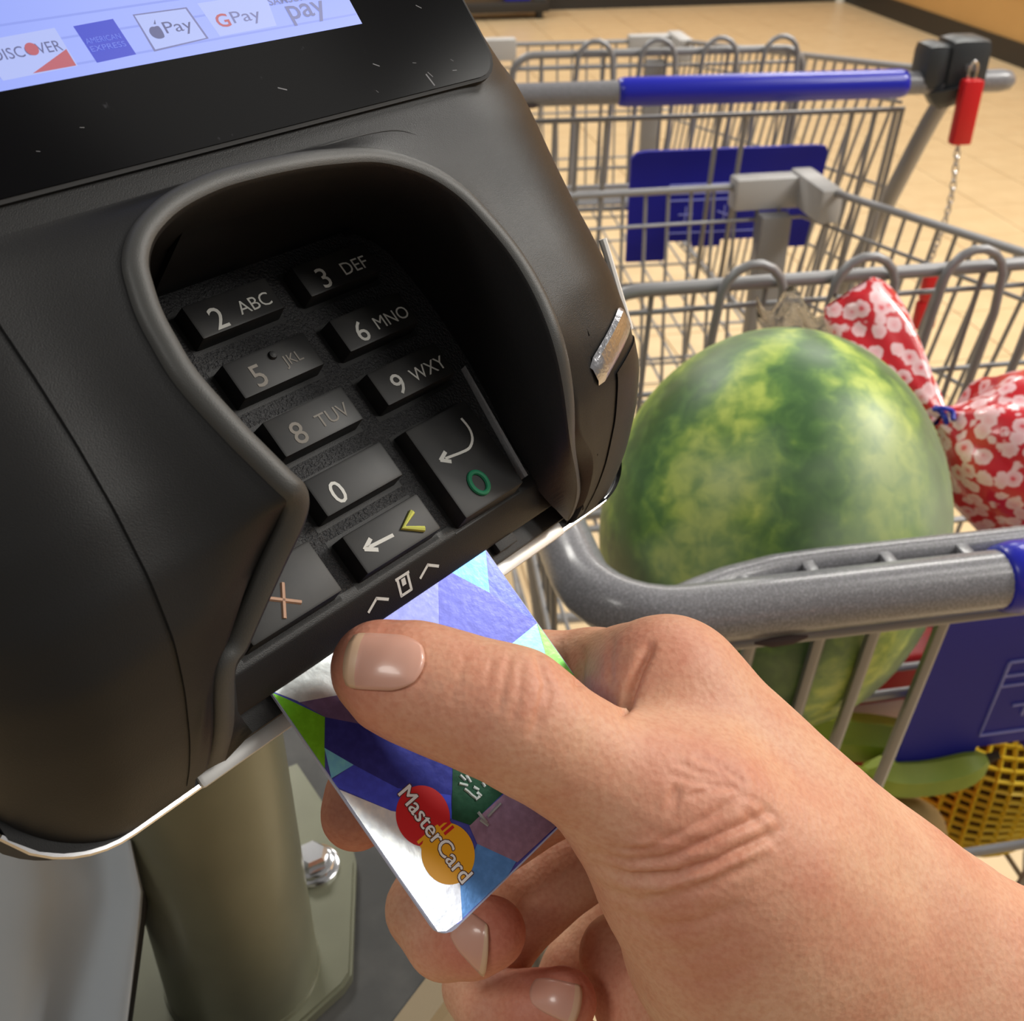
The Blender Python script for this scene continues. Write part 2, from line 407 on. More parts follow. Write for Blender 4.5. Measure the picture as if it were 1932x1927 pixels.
# icons on the lip
def on_lip(pts2, w=.28):
    """polyline in (a, t) with t along the sloping lip, as thin raised strokes"""
    e1 = np.array([1., 0, 0]); e2 = np.array([0, 4.8, -3.4]); e2 = e2/np.linalg.norm(e2); nn = np.array([0, 3.4, 4.8])/math.hypot(3.4, 4.8)
    o = np.array([0, -4.6, -.2])+nn*.06; p = [o+e1*a+e2*t for a, t in pts2]; out = []
    for i in range(len(p)-1):
        dd = p[i+1]-p[i]; dd /= np.linalg.norm(dd); s = np.cross(nn, dd)*w
        out.append((np.array([p[i]-s-dd*w*.6, p[i+1]-s+dd*w*.6, p[i+1]+s+dd*w*.6, p[i]+s-dd*w*.6]), [(0, 1, 2, 3)]))
    return out
segs = []
for ca in (25.0, 38.2): segs += on_lip([(ca-2.4, 3.4), (ca, 1.9), (ca+2.4, 3.4)])
segs += on_lip([(30.2, .9), (33.4, .9)]); segs += on_lip([(30.5, 1.1), (30.5, 4.4), (33.1, 4.4), (33.1, 1.1)]); segs += on_lip([(31.8, 1.7), (31.8, 2.5)], .5)
V, Fc = join(segs); tmesh('slot_icon', V, Fc, LEG, smooth=False)
# small step along the right inner wall
V, Fc = strip(0, 1, [(0, 0)]*2)
st = [(68.6+.16*(-b-8), b) for b in np.linspace(-7, -33, 8)]
V = []; 
for a, b in st: w_ = max(0., (33+b)/26); V += [(a-.5, b, 0), (a-.3, b, 1.3), (a-.2+.75*w_, b, 1.5), (a-.1+.75*w_, b, .2)]
Fc = [(i*4+k, i*4+k+1, (i+1)*4+k+1, (i+1)*4+k) for i in range(7) for k in range(3)]
tmesh('inner_ledge', V, Fc, mat('lit_ledge', srgb(128, 128, 130), .5, bump=(1900, .6, .0004)))  # light caught by the step is put into its paler grey
def on_body(x, y):
    c = 33.
    for _ in range(12): a, b, _c = loc(x, y, c); c = .5*c+.5*float(surf(a, b))
    return np.array([*loc(x, y, c)[:2], c+.12])
V, Fc = tube_data(catmull([on_body(*q) for q in ((-60, 464), (120, 432), (250, 402), (430, 338), (560, 293), (660, 262), (735, 247), (778, 254), (812, 276), (836, 312))], 4), .22, 6); tmesh('seam_line', V, Fc, BLK2)
# keys
def key(a0, a1, b0, b1, legend=(), shape=None):
    V, Fc = box_data(a0, a1, b0, b1, -.5, 4., .55)
    V[:, 2] = np.where(V[:, 2] < 1, V[:, 2], V[:, 2]+.12*((V[:, 1]-(b0+b1)/2)/((b1-b0)/2))**2)
    cx, cy = (a0+a1)/2, (b0+b1)/2; ex = V[:, 2] < 1
    V[ex, 0] = cx+(V[ex, 0]-cx)*1.03; V[ex, 1] = cy+(V[ex, 1]-cy)*1.05
    k = tmesh('key', V, Fc, KEY, angle=30)
    kw = [(a0-1.1, b0-1.1), (a1+1.1, b0-1.1), (a1+1.1, b1+1.1), (a0-1.1, b1+1.1)]
    V, Fc = extrude_poly(kw, .01, .05); mesh('key_well', TV(V), Fc, BLK2, k, smooth=False, world=True)
    return k
def legend(k, s, ca, cb, w, h, m, bold=0.):
    V, Fc = text_fit(s, w, h, bold); V = np.column_stack([ca+V[:, 0], cb-V[:, 1], np.full(len(V), 4.17)])
    return mesh('legend', TV(V), [f[::-1] for f in Fc], m, k, smooth=False, world=True)
def stroke(k, pts, w, m, c=4.17, name='legend'):
    pts = np.asarray(pts, float); out = []
    for i in range(len(pts)-1):
        dd = pts[i+1]-pts[i]; dd = dd/np.linalg.norm(dd); s = np.array([-dd[1], dd[0]])*w; e = dd*w*.35
        q = [pts[i]-s-e, pts[i+1]-s+e, pts[i+1]+s+e, pts[i]+s-e]
        out.append((np.array([(x, y, c+.002*i) for x, y in q]), [(0, 1, 2, 3)]))
    V, Fc = join(out); return mesh(name, TV(V), Fc, m, k, smooth=False, world=True)
rowb = [(-64.7, -57.6), (-52.1, -44.6), (-39.6, -32.0), (-26.9, -19.2), (-15.0, -7.0)]
colA = [(-2.0, 16.8), (23.1, 41.8), (48.2, 67.0)]
dig = [['', '2', '3'], ['', '5', '6'], ['', '8', '9'], ['', '0', None], ['X', '<', None]]
abc = {'2': 'ABC', '3': 'DEF', '5': 'JKL', '6': 'MNO', '8': 'TUV', '9': 'WXY'}
for r in range(5):
    for c in range(3):
        s = dig[r][c]
        if s is None: continue
        (a0, a1), (b0, b1) = colA[c], rowb[r]
        if s == 'X': b0, a1 = -17.5, 17.3
        k = key(a0, a1, b0, b1)
        worn = s in ('5', '8')
        cb = (b0+b1)/2+.5
        if s in '23568900' and s != '':
            legend(k, s, a0+(5.0 if s != '0' else 4.6), cb+.3, None, 4.4, LEGD if worn else LEG, .004)
        if s in abc: legend(k, abc[s], a0+13.2, cb+.1, None, 2.7, LEGD if worn else LEG, .0)
        if s == '5': mesh('raised_dot', TV(np.array([(33.0+.9*math.cos(t)*q, -50.0+.9*math.sin(t)*q, 4.15+hh) for q, hh in ((1, 0), (.75, .45), (.3, .6)) for t in np.linspace(0, 2*math.pi, 12, endpoint=False)])),
                          [(q*12+i, q*12+(i+1) % 12, q*12+12+(i+1) % 12, q*12+12+i) for q in range(2) for i in range(12)]+[tuple(range(24, 36))], BLK2, k, world=True)
        if s == '<':
            stroke(k, [(26.0, -11.0), (32.0, -10.6)], .34, LEG); stroke(k, [(27.6, -12.1), (25.5, -11.05), (27.6, -9.8)], .40, LEG)
            v, f = tube_data(catmull([loc(777, 966, 4.3), loc(760, 996, 4.3), loc(800, 998, 4.3)], 1), .62, 8); mesh('yellow_chevron', TV(v), f, YEL, k, world=True)
        if s == 'X':
            for p, q in (((4.6, -12.6), (9.4, -9.0)), ((5.2, -8.2), (8.6, -13.4))):
                v, f = tube_data(np.array([(*p, 4.1), (*q, 4.1)]), .42, 6); mesh('copper_cross', TV(v), f, ORG, k, world=True)
k = key(47.8, 64.8, -26.3, -6.0)
arc = [(61.0, -23.2), (61.2, -20.9), (60.5, -18.9), (58.9, -17.6), (57.0, -17.3), (52.0, -17.9)]
stroke(k, catmull(arc, 3), .27, LEG); stroke(k, [(52.8, -19.0), (50.8, -18.1), (52.6, -16.9)], .40, LEG)
v, f = tube_data(np.array([(55.1+1.9*math.cos(t), -10.6+2.3*math.sin(t), 4.3) for t in np.linspace(0, 2*math.pi, 28, endpoint=False)]), .52, 8, closed=True)
mesh('green_ring', TV(v), f, GRN, k, world=True)
# display
PHD = math.radians(51); DD2, DNN = face_frame(PHD); DO = TL(0, -75, 33.1)
def DLV(V): V = np.asarray(V, float); return DO+(V[:, :1]*TX+V[:, 1:2]*DD2+V[:, 2:]*DNN)/1000
def locD(x, y, c=0.):
    d = ray(x, y); o = EYE-DO; t = (c/1000-o@DNN)/(d@DNN); q = o+d*t
    return np.array([q@TX, q@DD2])*1000
def dmesh(name, V, Fc, m, parent=term, smooth=False): return mesh(name, DLV(V), Fc, m, parent, smooth, 30, world=True)
gx = locD(952, 158)[0]
V, Fc = extrude_poly(rrect(2*AC-gx, gx, -104, -.3, 6), -1, .55); dmesh('display_glass', V, Fc, GLS)
V, Fc = extrude_poly(rrect(2*AC-gx-.7, gx+.7, -104.7, .4, 6.6), -1, .3); dmesh('glass_gasket', V, Fc, mat('gasket', srgb(18, 18, 20), .7))
sc0 = locD(680, 47); sc1 = locD(0, 177)
sb = (sc0[1]+sc1[1])/2
SCR = mat('screen_lit', srgb(148, 166, 250), .3, emit=.95)
V, Fc = extrude_poly([(2*AC-sc0[0], -98), (sc0[0], -98), (sc0[0], sb), (2*AC-sc0[0], sb)], .56, .60)
screen = dmesh('screen', V, Fc, SCR)
def em(n, c, e=.9): return mat('screen_'+n, srgb(*c), .4, emit=e)
SW = em('white', (176, 190, 250)); SDK = em('ink', (84, 88, 140)); SBL = em('blue', (40, 60, 205)); SLB = em('paleblue', (105, 125, 235)); SOR = em('orange', (186, 84, 100)); SLI = em('line', (138, 156, 244)); SGR = em('grey', (112, 116, 172))
def quad_px(name, pts, m, c=.62):
    q = [locD(x, y, c) for x, y in pts]; V = np.array([(a, b, c) for a, b in q]); return dmesh(name, V, [tuple(range(len(q)))], m, screen)
def dtext(s, x0, y0, x1, y1, hpx, m, c=.66, bold=0., name='lettering'):
    """lettering running from pixel (x0,y0) to (x1,y1) along its middle line, hpx tall"""
    p, q = locD(x0, y0, c), locD(x1, y1, c); w = q[0]-p[0]; cy = (p[1]+q[1])/2
    hmm = abs(locD((x0+x1)/2, (y0+y1)/2+hpx/2, c)[1]-locD((x0+x1)/2, (y0+y1)/2-hpx/2, c)[1])
    V, Fc = text_fit(s, w, hmm, bold); V = np.column_stack([(p[0]+q[0])/2+V[:, 0], cy-V[:, 1], np.full(len(V), c)])
    return dmesh(name, V, [f[::-1] for f in Fc], m, screen)
for yy in (20, 60, 112):
    a = locD(200, yy)[1]; V, Fc = extrude_poly([(2*AC-sc0[0], a), (sc0[0], a), (sc0[0], a+.35), (2*AC-sc0[0], a+.35)], .605, .61); dmesh('screen_line', V, Fc, SLI, screen)
quad_px('logo_tile', [(-40, 78), (103, 52), (147, 124), (6, 152), (-20, 120)], SW)
dtext('DISCOVER', -14, 106, 115, 84, 22, SDK)
quad_px('logo_wedge', [(62, 138), (125, 92), (144, 123)], SOR, .65)
v = locD(60, 92, .67); V = [(v[0]+1.0*math.cos(t), v[1]+1.0*math.sin(t), .67) for t in np.linspace(0, 2*math.pi, 20, endpoint=False)]; dmesh('logo_dot', V, [tuple(range(20))], SOR, screen)
quad_px('logo_tile', [(138, 49), (213, 35), (257, 102), (183, 118)], SBL)
dtext('AMERICAN', 162, 79, 226, 66, 11, SLB); dtext('EXPRESS', 172, 94, 236, 80, 11, SLB)
quad_px('logo_tile', [(250, 27), (352, 13), (394, 72), (291, 97)], SGR, .62)
quad_px('logo_tile', [(254, 29), (350, 16), (389, 71), (293, 93)], SW, .64)
dtext('Pay', 312, 57, 362, 46, 30, SDK)
ap = locD(296, 58, .67); V = []
for t in np.linspace(0, 2*math.pi, 28, endpoint=False):
    r = 1.25+.12*math.cos(2*t)-.16*math.exp(-((t-math.pi*1.5)/.35)**2); x = r*math.cos(t); y = r*math.sin(t)*.98
    if x > .75: x = .75+(x-.75)*.3
    V.append((ap[0]+x, ap[1]+y+.2, .67))
dmesh('fruit_mark', V, [tuple(range(28))], SDK, screen)
lf = [(ap[0]+.1, ap[1]-1.15, .67), (ap[0]+.75, ap[1]-1.9, .67), (ap[0]+.5, ap[1]-1.1, .67)]; dmesh('fruit_mark', lf, [(0, 1, 2)], SDK, screen)
quad_px('logo_tile', [(372, 6), (500, -14), (522, 48), (415, 68)], SW, .615)
dtext('G', 408, 40, 432, 36, 27, SOR, bold=.015); dtext('Pay', 439, 37, 491, 27, 30, SGR)
dtext('SAMSUNG', 506, 3, 590, -10, 15, SGR, bold=.01); dtext('pay', 548, 33, 615, 15, 40, SGR, bold=.01)
# scuffs on the glass
SCU = mat('glass_scuff', srgb(120, 120, 124), .7)
for (x, y, L_, an) in [(782, 118, 6, .2), (812, 150, 18, 1.3), (812, 140, 9, 1.0), (533, 167, 12, .4), (710, 122, 10, .5), (858, 132, 8, .1), (853, 113, 5, .7), (790, 12, 9, .6), (712, 172, 4, 1), (155, 240, 5, .2), (72, 285, 4, .3)]:
    p = locD(x, y, .6); w = .12; dx, dy = math.cos(an)*L_/14, math.sin(an)*L_/14
    dmesh('scuff', [(p[0]-dx+dy*.15, p[1]-dy-dx*.15, .58), (p[0]+dx+dy*.1, p[1]+dy-dx*.1, .58), (p[0]+dx-dy*.15, p[1]+dy+dx*.15, .58), (p[0]-dx-dy*.1, p[1]-dy+dx*.1, .58)], [(0, 1, 2, 3)], SCU)

# ---------------------------------------------------------------- payment card
def cmesh(name, V, Fc, m, parent, smooth=False): return mesh(name, TV(V), Fc, m, parent, smooth, 30, world=True)
card = empty('payment_card', TL(27, 8, -5)); tag(card, 'metallic blue, green and white patterned bank card pushed into the terminal slot', 'bank card')
C0 = -5.0
V, Fc = extrude_poly(rrect(0, 54, -35.6, 50, 3.2), C0-.4, C0+.36); cmesh('card_body', V, Fc, mat('card_edge', srgb(176, 184, 214), .4), card)
def foil(n, c, metal=.35, rough=.26): return mat('foil_'+n, srgb(*c), rough, metal, noise=(700, srgb(*[min(255, int(v*1.07+6)) for v in c]), .4, .7), bump=(600, .12, .0003))
panels = [
 ('base', (78, 84, 178), [(0.2, -30), (53.8, -30), (53.8, 46), (52, 48.6), (50, 49.8), (4, 49.8), (1, 48), (.2, 46)], None),
 ('lightblue', (96, 165, 240), None, [(850, 1079), (905, 1020), (930, 1030), (924, 1118)]),
 ('royal', (80, 92, 205), None, [(918, 1036), (1014, 1174), (924, 1118)]),
 ('lavender', (118, 126, 190), None, [(690, 1180), (828, 1085), (829, 1190), (760, 1230)]),
 ('violet', (84, 90, 176), None, [(827, 1100), (850, 1079), (924, 1118), (1013, 1175), (966, 1214), (829, 1240)]),
 ('teal', (140, 215, 200), None, [(966, 1214), (1013, 1176), (1034, 1251), (1010, 1270)]),
 ('lime', (140, 232, 110), None, [(1014, 1177), (1101, 1296), (1034, 1251)]),
 ('pale', (214, 222, 224), None, [(509, 1304), (655, 1206), (700, 1300), (600, 1345), (560, 1322)]),  # glare on the card's green corner, painted as near-white foil
 ('leaf', (122, 205, 40), None, [(511, 1309), (540, 1318), (613, 1353), (611, 1452)]),
 ('plum', (116, 98, 140), None, [(565, 1325), (700, 1300), (760, 1400), (613, 1353)]),
 ('navy', (50, 58, 150), None, [(613, 1353), (700, 1370), (860, 1440), (852, 1500), (750, 1490), (667, 1442), (612, 1411)]),
 ('cyan', (126, 215, 255), None, [(612, 1411), (667, 1443), (618, 1474)]),
 ('cobalt', (72, 88, 225), None, [(617, 1478), (667, 1443), (750, 1487), (850, 1500), (853, 1545), (738, 1530), (628, 1492)]),
 ('silver', (226, 238, 248), None, [(632, 1496), (738, 1530), (850, 1550), (850, 1640), (793, 1646), (753, 1666)]),
 ('frost', (206, 214, 228), None, [(753, 1666), (797, 1643), (866, 1620), (868, 1671), (872, 1735), (842, 1757), (826, 1758)]),
 ('azure', (86, 145, 215), None, [(872, 1733), (868, 1671), (900, 1592), (976, 1621), (960, 1652)]),
 ('mauve', (150, 122, 146), None, [(885, 1558), (964, 1486), (1120, 1500), (976, 1627), (900, 1592)]),
 ('forest', (30, 78, 56), None, [(854, 1440), (966, 1480), (887, 1557), (852, 1545)]),
]
for i, (n, c, la, pxs) in enumerate(panels):
    if la is None: la = [tuple(loc(x, y, C0+.4)[:2]) for x, y in pxs]
    la = [(min(max(a, .15), 53.85), min(b, 49.7)) for a, b in la]
    V = np.array([(a, b, C0+.37+.006*i) for a, b in la]); f = tuple(range(len(la)))
    ar = sum(la[j][0]*la[(j+1) % len(la)][1]-la[(j+1) % len(la)][0]*la[j][1] for j in range(len(la)))
    if ar < 0: f = f[::-1]
    cmesh('printed_panel', V, [f], foil(n, c, .45 if n in ('silver', 'frost', 'pale') else .3), card)
cz = C0+.50
def disc(name, px_, rpx, m, c):
    p = loc(*px_, c); q = loc(px_[0]+rpx*.585, px_[1]+rpx*.81, c); r = np.linalg.norm(q[:2]-p[:2])
    V = [(p[0]+r*math.cos(t), p[1]+r*math.sin(t), c) for t in np.linspace(0, 2*math.pi, 48, endpoint=False)]
    cmesh(name, V, [tuple(range(48))], m, card); return p, r
RD = mat('logo_red', srgb(205, 34, 40), .4); YL = mat('logo_yellow', srgb(240, 172, 32), .4)
pr, rr = disc('red_disc', (798.5, 1539), 57, RD, cz); py_, ry = disc('yellow_disc', (846, 1610), 57, YL, cz+.01)
mc = (pr+py_)/2; ax = (py_-pr)[:2]; ax = ax/np.linalg.norm(ax); per = np.array([-ax[1], ax[0]])
for sgn, m in ((1, RD), (-1, YL)):
    for j, o in enumerate((-1.0, 0, 1.0)):
        cpt = mc[:2]+per*sgn*2.5*-1+ax*o*.9
        w = 1.15; q = [cpt-per*w-ax*.27, cpt+per*w-ax*.27, cpt+per*w+ax*.27, cpt-per*w+ax*.27]
        cmesh('logo_bar', [(x, y, cz+.02) for x, y in q], [(0, 1, 2, 3)], m, card)
t0, t1 = loc(762, 1489, cz+.03), loc(882, 1658, cz+.03); L = np.linalg.norm((t1-t0)[:2]); dr = (t1-t0)[:2]/L; up = np.array([-dr[1], dr[0]])
if up[0] < 0: up = -up
V0, F0 = text_fit('MasterCard', L, 3.0); cc = (t0+t1)[:2]/2
def lay(dx, dy, dz): return np.array([(cc[0]+dr[0]*(v[0]+dx)+up[0]*(v[1]+dy), cc[1]+dr[1]*(v[0]+dx)+up[1]*(v[1]+dy), cz+dz) for v in V0])
ring = [(lay(.2*math.cos(t), .2*math.sin(t), .03+.0005*i), F0) for i, t in enumerate(np.linspace(0, 2*math.pi, 8, endpoint=False))]
cmesh('logo_lettering_edge', *join(ring), mat('logo_outline', srgb(84, 50, 46), .5), card)
cmesh('logo_lettering', *join([(lay(dx, 0, .045+.0005*i), F0) for i, dx in enumerate((-.06, .06))]), mat('logo_letter', srgb(240, 240, 240), .5), card)
EMB = mat('embossed_silver', srgb(190, 198, 196), .3, .8)
for (x0, y0, x1, y1) in [(868, 1462, 878, 1472), (880, 1462, 888, 1476), (866, 1478, 882, 1482), (893, 1484, 903, 1490), (900, 1494, 908, 1502), (890, 1500, 898, 1506), (884, 1494, 890, 1500), (897, 1509, 905, 1503), (920, 1541, 944, 1516), (902, 1532, 918, 1552), (906, 1546, 921, 1557), (876, 1488, 884, 1494), (910, 1476, 915, 1484)]:
    p, q = loc(x0, y0, C0+.5), loc(x1, y1, C0+.5); v, f = tube_data(np.array([p, q]), .3, 6); cmesh('embossed_stroke', v, f, EMB, card, True)
# ---------------------------------------------------------------- counter, stand, grey bracket
HC = .985
CTOP = mat('counter_dark', srgb(46, 46, 45), .5, noise=(60, srgb(64, 63, 61), .45, .8), bump=(90, .2, .001))
CEDGE = mat('counter_edge_tan', srgb(92, 82, 64), .5, noise=(30, srgb(80, 72, 56), .4, .7))
cpx = [(-700, 2500), (320, 2500), (752, 1927), (846, 1802), (990, 1610), (1000, 1180), (700, 1060), (-700, 1100)]
cp = [hz(x, y, HC)[:2] for x, y in cpx]
ctr0 = empty('checkout_counter', (*np.mean(cp, 0), 0)); tag(ctr0, 'dark scratched checkout counter with tan edge under the terminal stand', 'counter')
ar = sum(cp[j][0]*cp[(j+1) % len(cp)][1]-cp[(j+1) % len(cp)][0]*cp[j][1] for j in range(len(cp)))
cpo = cp if ar > 0 else cp[::-1]
V, Fc = extrude_poly(cpo, HC-.035, HC); mesh('counter_top', V, Fc, CTOP, ctr0, smooth=False, world=True)
cc = np.mean(cpo, 0)
V, Fc = extrude_poly([tuple(cc+(np.array(p)-cc)*.93) for p in cpo], 0, HC-.035); mesh('counter_base', V, Fc, CEDGE, ctr0, smooth=False, world=True)
e0, e1, e2_ = [np.array(hz(x, y, HC)) for x, y in ((320, 2500), (752, 1927), (990, 1610))]
dd = (e2_-e0)/np.linalg.norm(e2_-e0); nr = np.array([dd[1], -dd[0], 0])
V = []
for p in (e0, e1, e2_):
    for o, z in ((-.001, .0012), (.009, .0012), (.0105, -.004), (.0105, -.037), (-.001, -.037)): V.append(p+nr*o+np.array([0, 0, z]))
Fc = [(i*5+k, i*5+k+1, (i+1)*5+k+1, (i+1)*5+k) for i in range(2) for k in range(4)]+[(0, 1, 2, 3, 4), (14, 13, 12, 11, 10)]
mesh('edge_band', V, Fc, mat('edge_band_tan', srgb(120, 107, 84), .45), ctr0, smooth=False, world=True)
# stand
PD = .052; pz = F*PD/304; q = P(452, 1850, pz); pc = np.array([q[0], q[1]])
pc = np.array(hz(462, 1846, HC)[:2]); 
POLE = mat('stand_beige_metal', srgb(102, 103, 85), .38, .25, noise=(40, srgb(95, 96, 79), .4, .7), coat=.2)
stand = empty('terminal_stand', (*pc, HC)); tag(stand, 'olive beige metal post with bolted base plate holding the terminal', 'terminal stand')
wq = (np.array([*pc, HC])-EYE)@W_; rp = 304*.92/2*(wq)/F
# top of the pole meets the terminal's underside
tz = ((TL(0, 0, -14.2)-np.array([*pc, 0]))@NN)/NN[2]
V, Fc = tube_data([(*pc, z) for z in np.linspace(HC+.004, tz-.002, 6)], rp, 48); mesh('pole', V, Fc, POLE, stand, world=True, angle=50)
v1, f1 = tube_data([(*pc, HC+.0045), (*pc, HC+.0065)], [rp*1.035, rp*1.02], 48); mesh('pole_weld', v1, f1, POLE, stand, world=True, angle=50)
# sloping head plate under the terminal
hb = loc(0, 0, 0); cq = np.array([*pc, tz])-TO; ca, cb = cq@TX*1000, cq@D2*1000
V, Fc = extrude_poly([(ca+a, cb+b) for a, b in rrect(-38, 38, -34, 34, 8)], -17.5, -14.3); mesh('head_plate', TV(V), Fc, POLE, stand, smooth=False, world=True)
bpx = [(60, 1927), (262, 1560), (560, 1440), (664, 1595), (672, 1625), (664, 1838), (648, 1862), (540, 1960), (400, 2040), (120, 2060)]
bp = [hz(x, y, HC+.004)[:2] for x, y in bpx]
ar = sum(bp[j][0]*bp[(j+1) % len(bp)][1]-bp[(j+1) % len(bp)][0]*bp[j][1] for j in range(len(bp)))
bp = bp if ar > 0 else bp[::-1]
bm = bmesh.new(); v, f = extrude_poly(bp, HC, HC+.005); bvs = [bm.verts.new(x) for x in v]
for q in f: bm.faces.new([bvs[i] for i in q])
bmesh.ops.bevel(bm, geom=[e for e in bm.edges if all(abs(x.co.z-HC-.005) < 1e-6 for x in e.verts)], offset=.0012, segments=2, affect='EDGES')
bm.verts.index_update(); V = np.array([x.co[:] for x in bm.verts]); Fc = [tuple(x.index for x in q.verts) for q in bm.faces]; bm.free()
mesh('base_plate', V, Fc, POLE, stand, world=True, angle=30)
def bolt(c):
    c = np.array(c); out = []
    a, b = tube_data([c+ZU*.005, c+ZU*.0062, c+ZU*.0068], [.0098, .0098, .0088], 28); out.append((a, b))
    bo = mesh('bolt', *join(out), CHR, stand, world=True, angle=40)
    a, b = tube_data([c+ZU*.0068, c+ZU*.0078, c+ZU*.0084], [.0078, .0076, .0062], 28)
    hx = tube_data([c+ZU*.0075, c+ZU*.0122, c+ZU*.0132], [.0062, .0062, .0050], 6)
    mesh('bolt_head', *join([(a, b), hx]), CHR, bo, world=True, angle=25)
bolt(hz(590, 1632, HC+.006)*[1, 1, 0]+ZU*HC)
bolt(hz(245, 1640, HC+.006)*[1, 1, 0]+ZU*HC)
# pale grey bracket at the lower left
GB = mat('pale_grey_plastic', srgb(176, 184, 192), .4, noise=(12, srgb(168, 176, 185), .4, .7))
base = np.array([*hz(150, 1985, HC)[:2], HC])
col = [(1640, 262), (1690, 271), (1760, 262), (1830, 252), (1927, 240), (2050, 222)]
gb = empty('grey_cable_cover', base); tag(gb, 'pale grey curved plastic cover beside the metal post, lower left', 'cable cover')
rowsg = []
zz = np.linspace(0, 1, 12)
zb = ((base-EYE)@W_)
for k in zz:
    y = 1585+k*(2120-1585); xr = np.interp(y, [1585, 1690, 1927, 2120], [250, 271, 240, 212])
    zd = .300+(.325-.300)*k
    ring = []
    pr_ = P(xr, y, zd+.012)
    for x, dz in ((xr, .030), (xr+1, .012), (xr-1, .004), (xr-10, -.001), (xr-60-40*k, .007-.006*k), (xr-120-30*k, .002), (xr-200, -.008), (xr-300, -.010), (xr-420, -.004), (xr-460, .03)):
        ring.append(P(x, y, zd+dz))
    rowsg.append(np.array(ring))
rowsg = [catmull(r, 4) for r in rowsg]
V, Fc = loft(rowsg); V[:, 2] = np.maximum(V[:, 2], HC+.0056)
ng = len(rowsg[0]); Fc += [(r*ng+ng-1, r*ng, (r+1)*ng, (r+1)*ng+ng-1) for r in range(len(rowsg)-1)]+[tuple(range(ng))]
o = mesh('cover_shell', V, Fc, GB, gb, world=True, angle=50)
gap_rows = [r[:12]+np.array([0.0012, .0006, 0]) for r in rowsg]
o = mesh('cover_gap_line', *tube_data([P(np.interp(y, [1585, 1690, 1927, 2120], [250, 271, 240, 212])+3, y, .300+(.325-.3)*(y-1585)/535+.010) for y in np.linspace(1590, 2110, 14)], .0011, 8), mat('gap_black', srgb(26, 26, 26), .6), gb, world=True)  # black tube drawn for the dark gap along the cover's right edge
# ---------------------------------------------------------------- the hand (signed distance field -> mesh)
mm = .001
def HP(x, y, z): return P(x, y, z)
J = {}
chains = []      # (group, blend, [(px,py,z, r mm)...])
def ch(group, pts): chains.append((group, [(HP(x, y, z), r*mm) for x, y, z, r in pts]))
ch('thumb', [(706, 1256, .1795, 6.6), (735, 1272, .1790, 8.4), (800, 1294, .1780, 9.4), (880, 1322, .1770, 9.7), (965, 1350, .1765, 10.4), (1030, 1396, .1775, 9.7), (1108, 1444, .1800, 9.9), (1190, 1494, .1830, 12.0), (1275, 1540, .1860, 15.2)])
ch('palm', [(1275, 1540, .1870, 15.4), (1400, 1640, .1920, 17.2), (1530, 1745, .2000, 18.5), (1640, 1830, .2080, 19.5)])
ch('palm', [(1300, 1650, .1930, 15.0), (1400, 1770, .1980, 17.0), (1520, 1890, .2060, 19.0)])
ch('palm', [(1330, 1790, .2080, 13), (1420, 1900, .2120, 16), (1560, 1990, .2160, 18)])
ch('palm', [(1170, 1800, .2420, 9), (1270, 1900, .2360, 14), (1400, 2000, .2300, 18), (1560, 2060, .2260, 20)])
ch('palm', [(1258, 1302, .2050, 12.9), (1340, 1392, .2050, 11.6), (1440, 1492, .2050, 11.2), (1540, 1590, .2060, 11.6), (1640, 1672, .2080, 12.5)])
ch('palm', [(1290, 1390, .2220, 12.5), (1440, 1560, .2220, 13), (1640, 1740, .2240, 14)])
ch('palm', [(1310, 1500, .2380, 12), (1450, 1650, .2370, 13), (1640, 1800, .2360, 14)])
ch('palm', [(1330, 1610, .2510, 11), (1470, 1750, .2480, 13), (1640, 1880, .2440, 14)])
ch('palm', [(1360, 1470, .2030, 9.5), (1480, 1600, .2000, 13)])
# forearm
ch('palm', [(1640, 1672, .2080, 12.5), (1720, 1742, .2100, 13.4), (1830, 1815, .2130, 14.2), (1960, 1872, .2170, 15.5), (2200, 1960, .2250, 18.5), (2600, 2080, .2400, 22), (3300, 2260, .2700, 26)])
ch('palm', [(1640, 1830, .2080, 19.5), (1760, 1915, .2110, 20), (1950, 2000, .2160, 21), (2200, 2090, .2250, 24), (2600, 2230, .2400, 27), (3300, 2430, .2700, 32)])
ch('palm', [(1640, 1860, .2420, 14), (1800, 1930, .2430, 17), (2000, 2000, .2460, 20), (2250, 2080, .2520, 23), (2600, 2190, .2640, 26), (3300, 2380, .2950, 31)])
# fingers
ch('index', [(1258, 1302, .2050, 12.6), (1195, 1286, .2160, 11.0), (1120, 1282, .2300, 10.4), (1020, 1280, .2340, 9.8), (900, 1298, .2310, 9.2), (820, 1340, .2230, 8.6), (740, 1430, .2165, 7.9), (690, 1500, .2150, 7.4), (672, 1538, .2140, 6.9)])
ch('middle', [(1290, 1390, .2220, 12), (1130, 1450, .2270, 9.6), (960, 1540, .2290, 9.2), (850, 1640, .2290, 8.8), (808, 1715, .2260, 8.3), (842, 1770, .2210, 7.8), (890, 1768, .2160, 7.5), (925, 1760, .2135, 7.0)])
ch('ring', [(1310, 1500, .2380, 11.5), (1160, 1580, .2430, 9.3), (1010, 1690, .2440, 9.0), (925, 1795, .2430, 8.6), (910, 1860, .2400, 8.3), (935, 1905, .2340, 7.8), (1005, 1905, .2290, 7.5), (1062, 1890, .2260, 7.0)])
ch('little', [(1330, 1610, .2510, 10.5), (1210, 1700, .2570, 8.4), (1090, 1830, .2580, 8.0), (1030, 1930, .2560, 7.4), (1080, 1990, .2500, 6.9), (1180, 1990, .2440, 6.4)])
